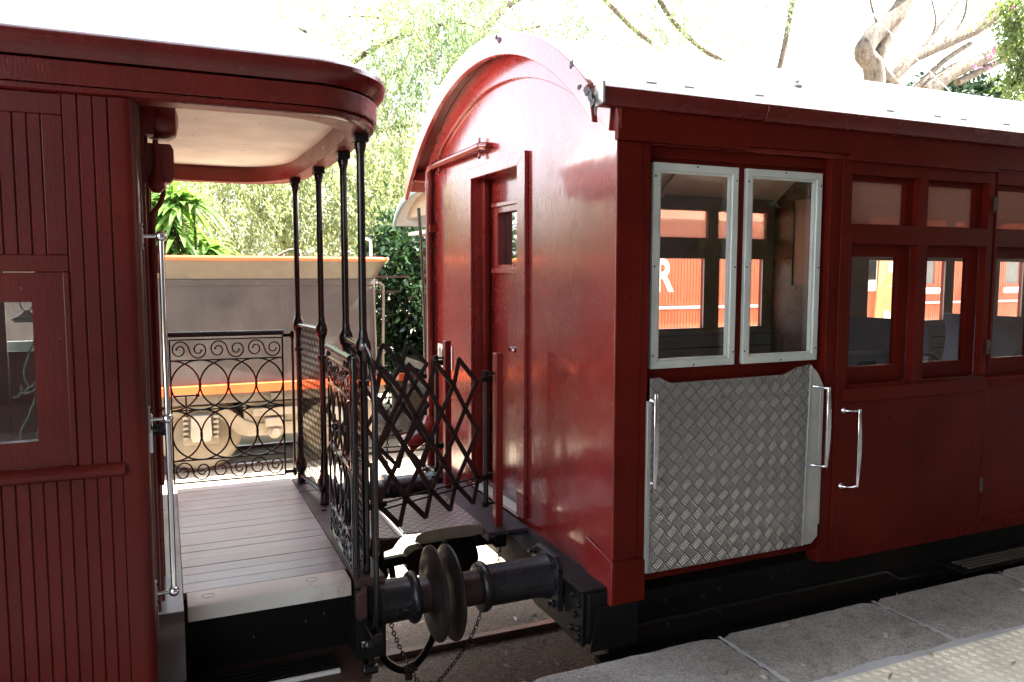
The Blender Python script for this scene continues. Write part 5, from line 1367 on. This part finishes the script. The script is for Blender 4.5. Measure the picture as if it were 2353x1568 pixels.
# feathery trees over the roofs
def limbs_tree(name, label, paths, tips, n, spread, L, W, mat, leaf_n=16, droop=.5, base=None, thin=.85):
    e = thing(name, base, label, 'tree'); m = MB()
    for pts, r0, r1 in paths: limb(m, pts, r0*thin, r1*thin, 10)
    m.build('trunk', m_bark2, e)
    C_, D_ = strands(tips, n, spread, leaf_n, droop, 1, 1)
    leaves_obj('crown', C_, D_, rng.uniform(.6,1.3,len(C_))*L, rng.uniform(.6,1.3,len(C_))*W, mat, e); return e
Y = 18
tips = [at(px,py,Y+rng.uniform(-2,2)) for px,py in zip(rng.uniform(880,1800,60),rng.uniform(-60,170,60))]
tips += [at(px,py,Y+rng.uniform(-2,2)) for px,py in zip(rng.uniform(860,960,22),rng.uniform(100,520,22))]
limbs_tree('feathery_tree','feathery light green tree with slanting limbs showing above the middle of the carriage roof',[
    ([(8.2,18,-2.5),at(1010,300,18),at(1120,60,18),at(1235,-30,18)],.28,.10),
    ([at(1000,160,18),at(940,60,18),at(860,40,18),at(800,38,18)],.07,.03),
    ([at(1500,100,17),at(1460,70,17),at(1400,10,17),at(1350,-40,17)],.09,.11),
    ([at(1700,160,17.5),at(1610,110,17.5),at(1540,40,17.5),at(1490,-50,17.5)],.08,.12),
    ([at(1780,200,18),at(1800,120,18),at(1815,40,18),at(1830,-50,18)],.12,.14),
    ([at(1240,60,17),at(1150,75,17),at(1040,50,17),at(960,75,17)],.05,.02),
    ([at(960,330,17),at(920,310,17),at(880,350,17)],.04,.02),
    ([(12.5,18,-2.5),(13,18,1),at(1790,205,18)],.3,.14)],tips,3300,.55,.075,.030,m_leaffine,24,.45,(8.2,18,-2.5),.68)
# big tree with curved bare limbs at the right
Y = 15
limbs_tree('crooked_tree','large tree with thick crooked bare limbs above the right end of the carriage roof',[
    ([(16.6,15,-2.5),(16.4,15,2),at(2010,185,Y),at(1985,120,Y),at(2020,70,Y),at(2065,25,Y),at(2095,-40,Y)],.34,.24),
    ([at(2058,200,Y),at(2018,150,Y),at(2035,90,Y),at(2070,30,Y)],.20,.20),
    ([at(2030,210,Y),at(2090,140,Y),at(2180,95,Y),at(2260,55,Y),at(2320,-10,Y)],.17,.22),
    ([at(2125,215,Y),at(2190,165,Y),at(2270,130,Y),at(2360,85,Y)],.26,.18),
    ([at(2090,215,Y),at(2170,140,Y),at(2230,100,Y)],.10,.07),
    ([at(2200,190,Y),at(2260,160,Y),at(2340,120,Y)],.12,.10),
    ([at(2120,110,Y),at(2160,60,Y),at(2200,5,Y)],.06,.04),([at(2180,95,Y),at(2215,40,Y),at(2225,-30,Y)],.05,.03),([at(2090,140,Y),at(2130,100,Y),at(2150,50,Y),at(2135,-20,Y)],.05,.025),([at(2260,150,Y),at(2300,110,Y),at(2353,60,Y)],.07,.05),([at(2035,90,Y),at(2010,40,Y),at(1995,-20,Y)],.05,.03)],
    [at(px,py,Y+rng.uniform(-1,3)) for px,py in zip(rng.uniform(2120,2420,16),rng.uniform(-80,110,16))],420,.4,.10,.03,m_leaffine,18,.5,(16.6,15,-2.5))
shrub('leafy_tree','dark leafy tree mass behind the crooked limbs at the far right','tree',22.6,17,4.9,2.9,1.0,1.15,9000,.24,.11,m_leafdark,clusters=90)
# hanging vine near the right edge
V_ = thing('flowering_vine', at(2330,-60,9), 'leafy vine with a few pink flowers hanging down at the top right corner', 'vine')
C1, D1 = strands([at(2340,0,9),at(2365,60,9),at(2335,90,9),at(2350,140,9),at(2320,40,9),at(2355,170,9.0)],300,.13,10,.35,1,1)
leaves_obj('leaves', C1, D1, rng.uniform(.06,.11,len(C1)), rng.uniform(.035,.06,len(C1)), m_leafvine, V_)
C2, D2 = strands([at(2270,130,9),at(2330,30,9)],14,.12,8,.12,1,1)
m_pink = simple('pink_petals',(.55,.18,.34),.5)
for i in range(0, len(C2), 7): leaves_obj('flower', C2[i:i+7]*.25+C2[i]*.75, D2[i:i+7], .05, .035, m_pink, V_)
m = MB(); m.tube(smooth_pts([at(2345,-80,9),at(2340,40,9),at(2352,140,9),at(2345,190,9)]),.008,6); m.build('stem', m_twig, V_)
tag(MB().tube([at(1955,-20,7),at(2060,90,6.6),at(2185,212,6.2)],.006,6).build('cable', m_alu), 'thin pale cable slanting down across the crooked tree to the roof', 'cable')
# background belt of trees: mid-green mass that closes the view at ground level
for (x, lab) in ((-9,'rounded green tree at the far left beyond the tender'),(9.5,'rounded green tree behind the red carriages, left one'),(15,'rounded green tree behind the red carriages, middle one'),(22,'rounded green tree behind the red carriages, right one')):
    shrub('broad_tree',lab,'tree',x,21,-.2,3.2,1.5,2.8,6000,.26,.12,m_leafpale,clusters=90)
hb = thing('hanging_basket', (4.3,.95,.9), 'leafy plant in a hanging basket under the unseen awning', 'plant')
MB().lathe((4.3,.95,.35),(4.3,.95,5),[(0,.05),(.05,.14),(.16,.18),(.17,.16)],16).tube([(4.3,.95,.5),(4.3,.95,3.4)],.006,6).build('basket', m_iron, hb)
C3, D3 = strands([(4.3,.95,.5),(4.2,.9,.1),(4.4,1.0,.2),(4.25,.95,-.3),(4.4,.95,.7)],240,.14,12,.5,1,1)
leaves_obj('foliage', C3, D3, rng.uniform(.06,.12,len(C3)), rng.uniform(.04,.07,len(C3)), m_leafvine, hb)
# fallen leaves and mulch
n = 420; P_ = np.stack([rng.uniform(-1,6,n), rng.uniform(2.9,7.5,n), np.full(n,-2.45)],1)
P_[:22,0] = rng.uniform(1.2,5.5,22); P_[:22,1] = rng.uniform(1.9,2.66,22); P_[:22,2] = -1.588
Dl = rng.normal(size=(n,3)); Dl[:,2] *= .12
o = leaves_obj('fallen_leaves', P_, Dl, rng.uniform(.025,.075,n), rng.uniform(.012,.03,n), m_deadleaf, fold=.05)
o['kind'] = 'stuff'; o['label'] = 'dry leaves scattered on the ballast'; o['category'] = 'leaves'
mul = MB(); 
for i in range(3500):
    x = rng.uniform(2.5,7.5); y = rng.uniform(11.2,14.5); a = rng.uniform(0,3.14); l = rng.uniform(.03,.08); w = rng.uniform(.012,.025); z = -2.45+rng.uniform(0,.03)
    c, s_ = math.cos(a)*l, math.sin(a)*l; c2, s2 = -math.sin(a)*w, math.cos(a)*w; t = rng.uniform(-.02,.02)
    mul.quad((x-c-c2,y-s_-s2,z-t),(x+c-c2,y+s_-s2,z+t),(x+c+c2,y+s_+s2,z+t),(x-c+c2,y-s_+s2,z-t))
o = mul.build('bark_mulch', simple('bark_mulch',(.20,.14,.10),.9), smooth=False); o['kind'] = 'stuff'; o['label'] = 'brown bark mulch under the shrubs'; o['category'] = 'mulch'
# side step under the right carriage
ss = thing('side_step', (4.6,2.85,-1.62), None, None); ss.parent = RC; ss.matrix_parent_inverse = parent_world(RC).inverted()
MB().box(3.95,5.6,2.80,2.97,-1.64,-1.62).build('step_board', m_iron, ss, .003)
for k in range(4): MB().box(4.0,5.55,2.81+.03*k,2.822+.03*k,-1.6195,-1.612).build('step_rib', m_under, ss)
MB().tube([(1.9,2.93,-1.60),(3.5,2.93,-1.60),(3.6,2.93,-1.66),(8,2.93,-1.66)],.012,8).build('air_pipe', m_iron, RC)
# roof fittings on the right carriage
MB().lathe((2.95,3.12,arcz(3.12)-.01),(2.95,3.12,5),[(0,.03),(.008,.03),(.02,.014),(.032,.016),(.038,.008)],14).build('roof_vent', m_alu, RC)
b = MB()
for x in (1.95,2.15,2.55,3.4,3.75,3.95,4.3,4.7): b.box(x,x+.05,2.955,2.963,arcz(2.955)-.002,arcz(2.955)+.006)
islands(b, 'roof_patch', m_alu, RC)

for o in list(bpy.data.objects):        # parts carry no category
    if o.parent is not None:
        for k in ('category','group'):
            if k in o: del o[k]
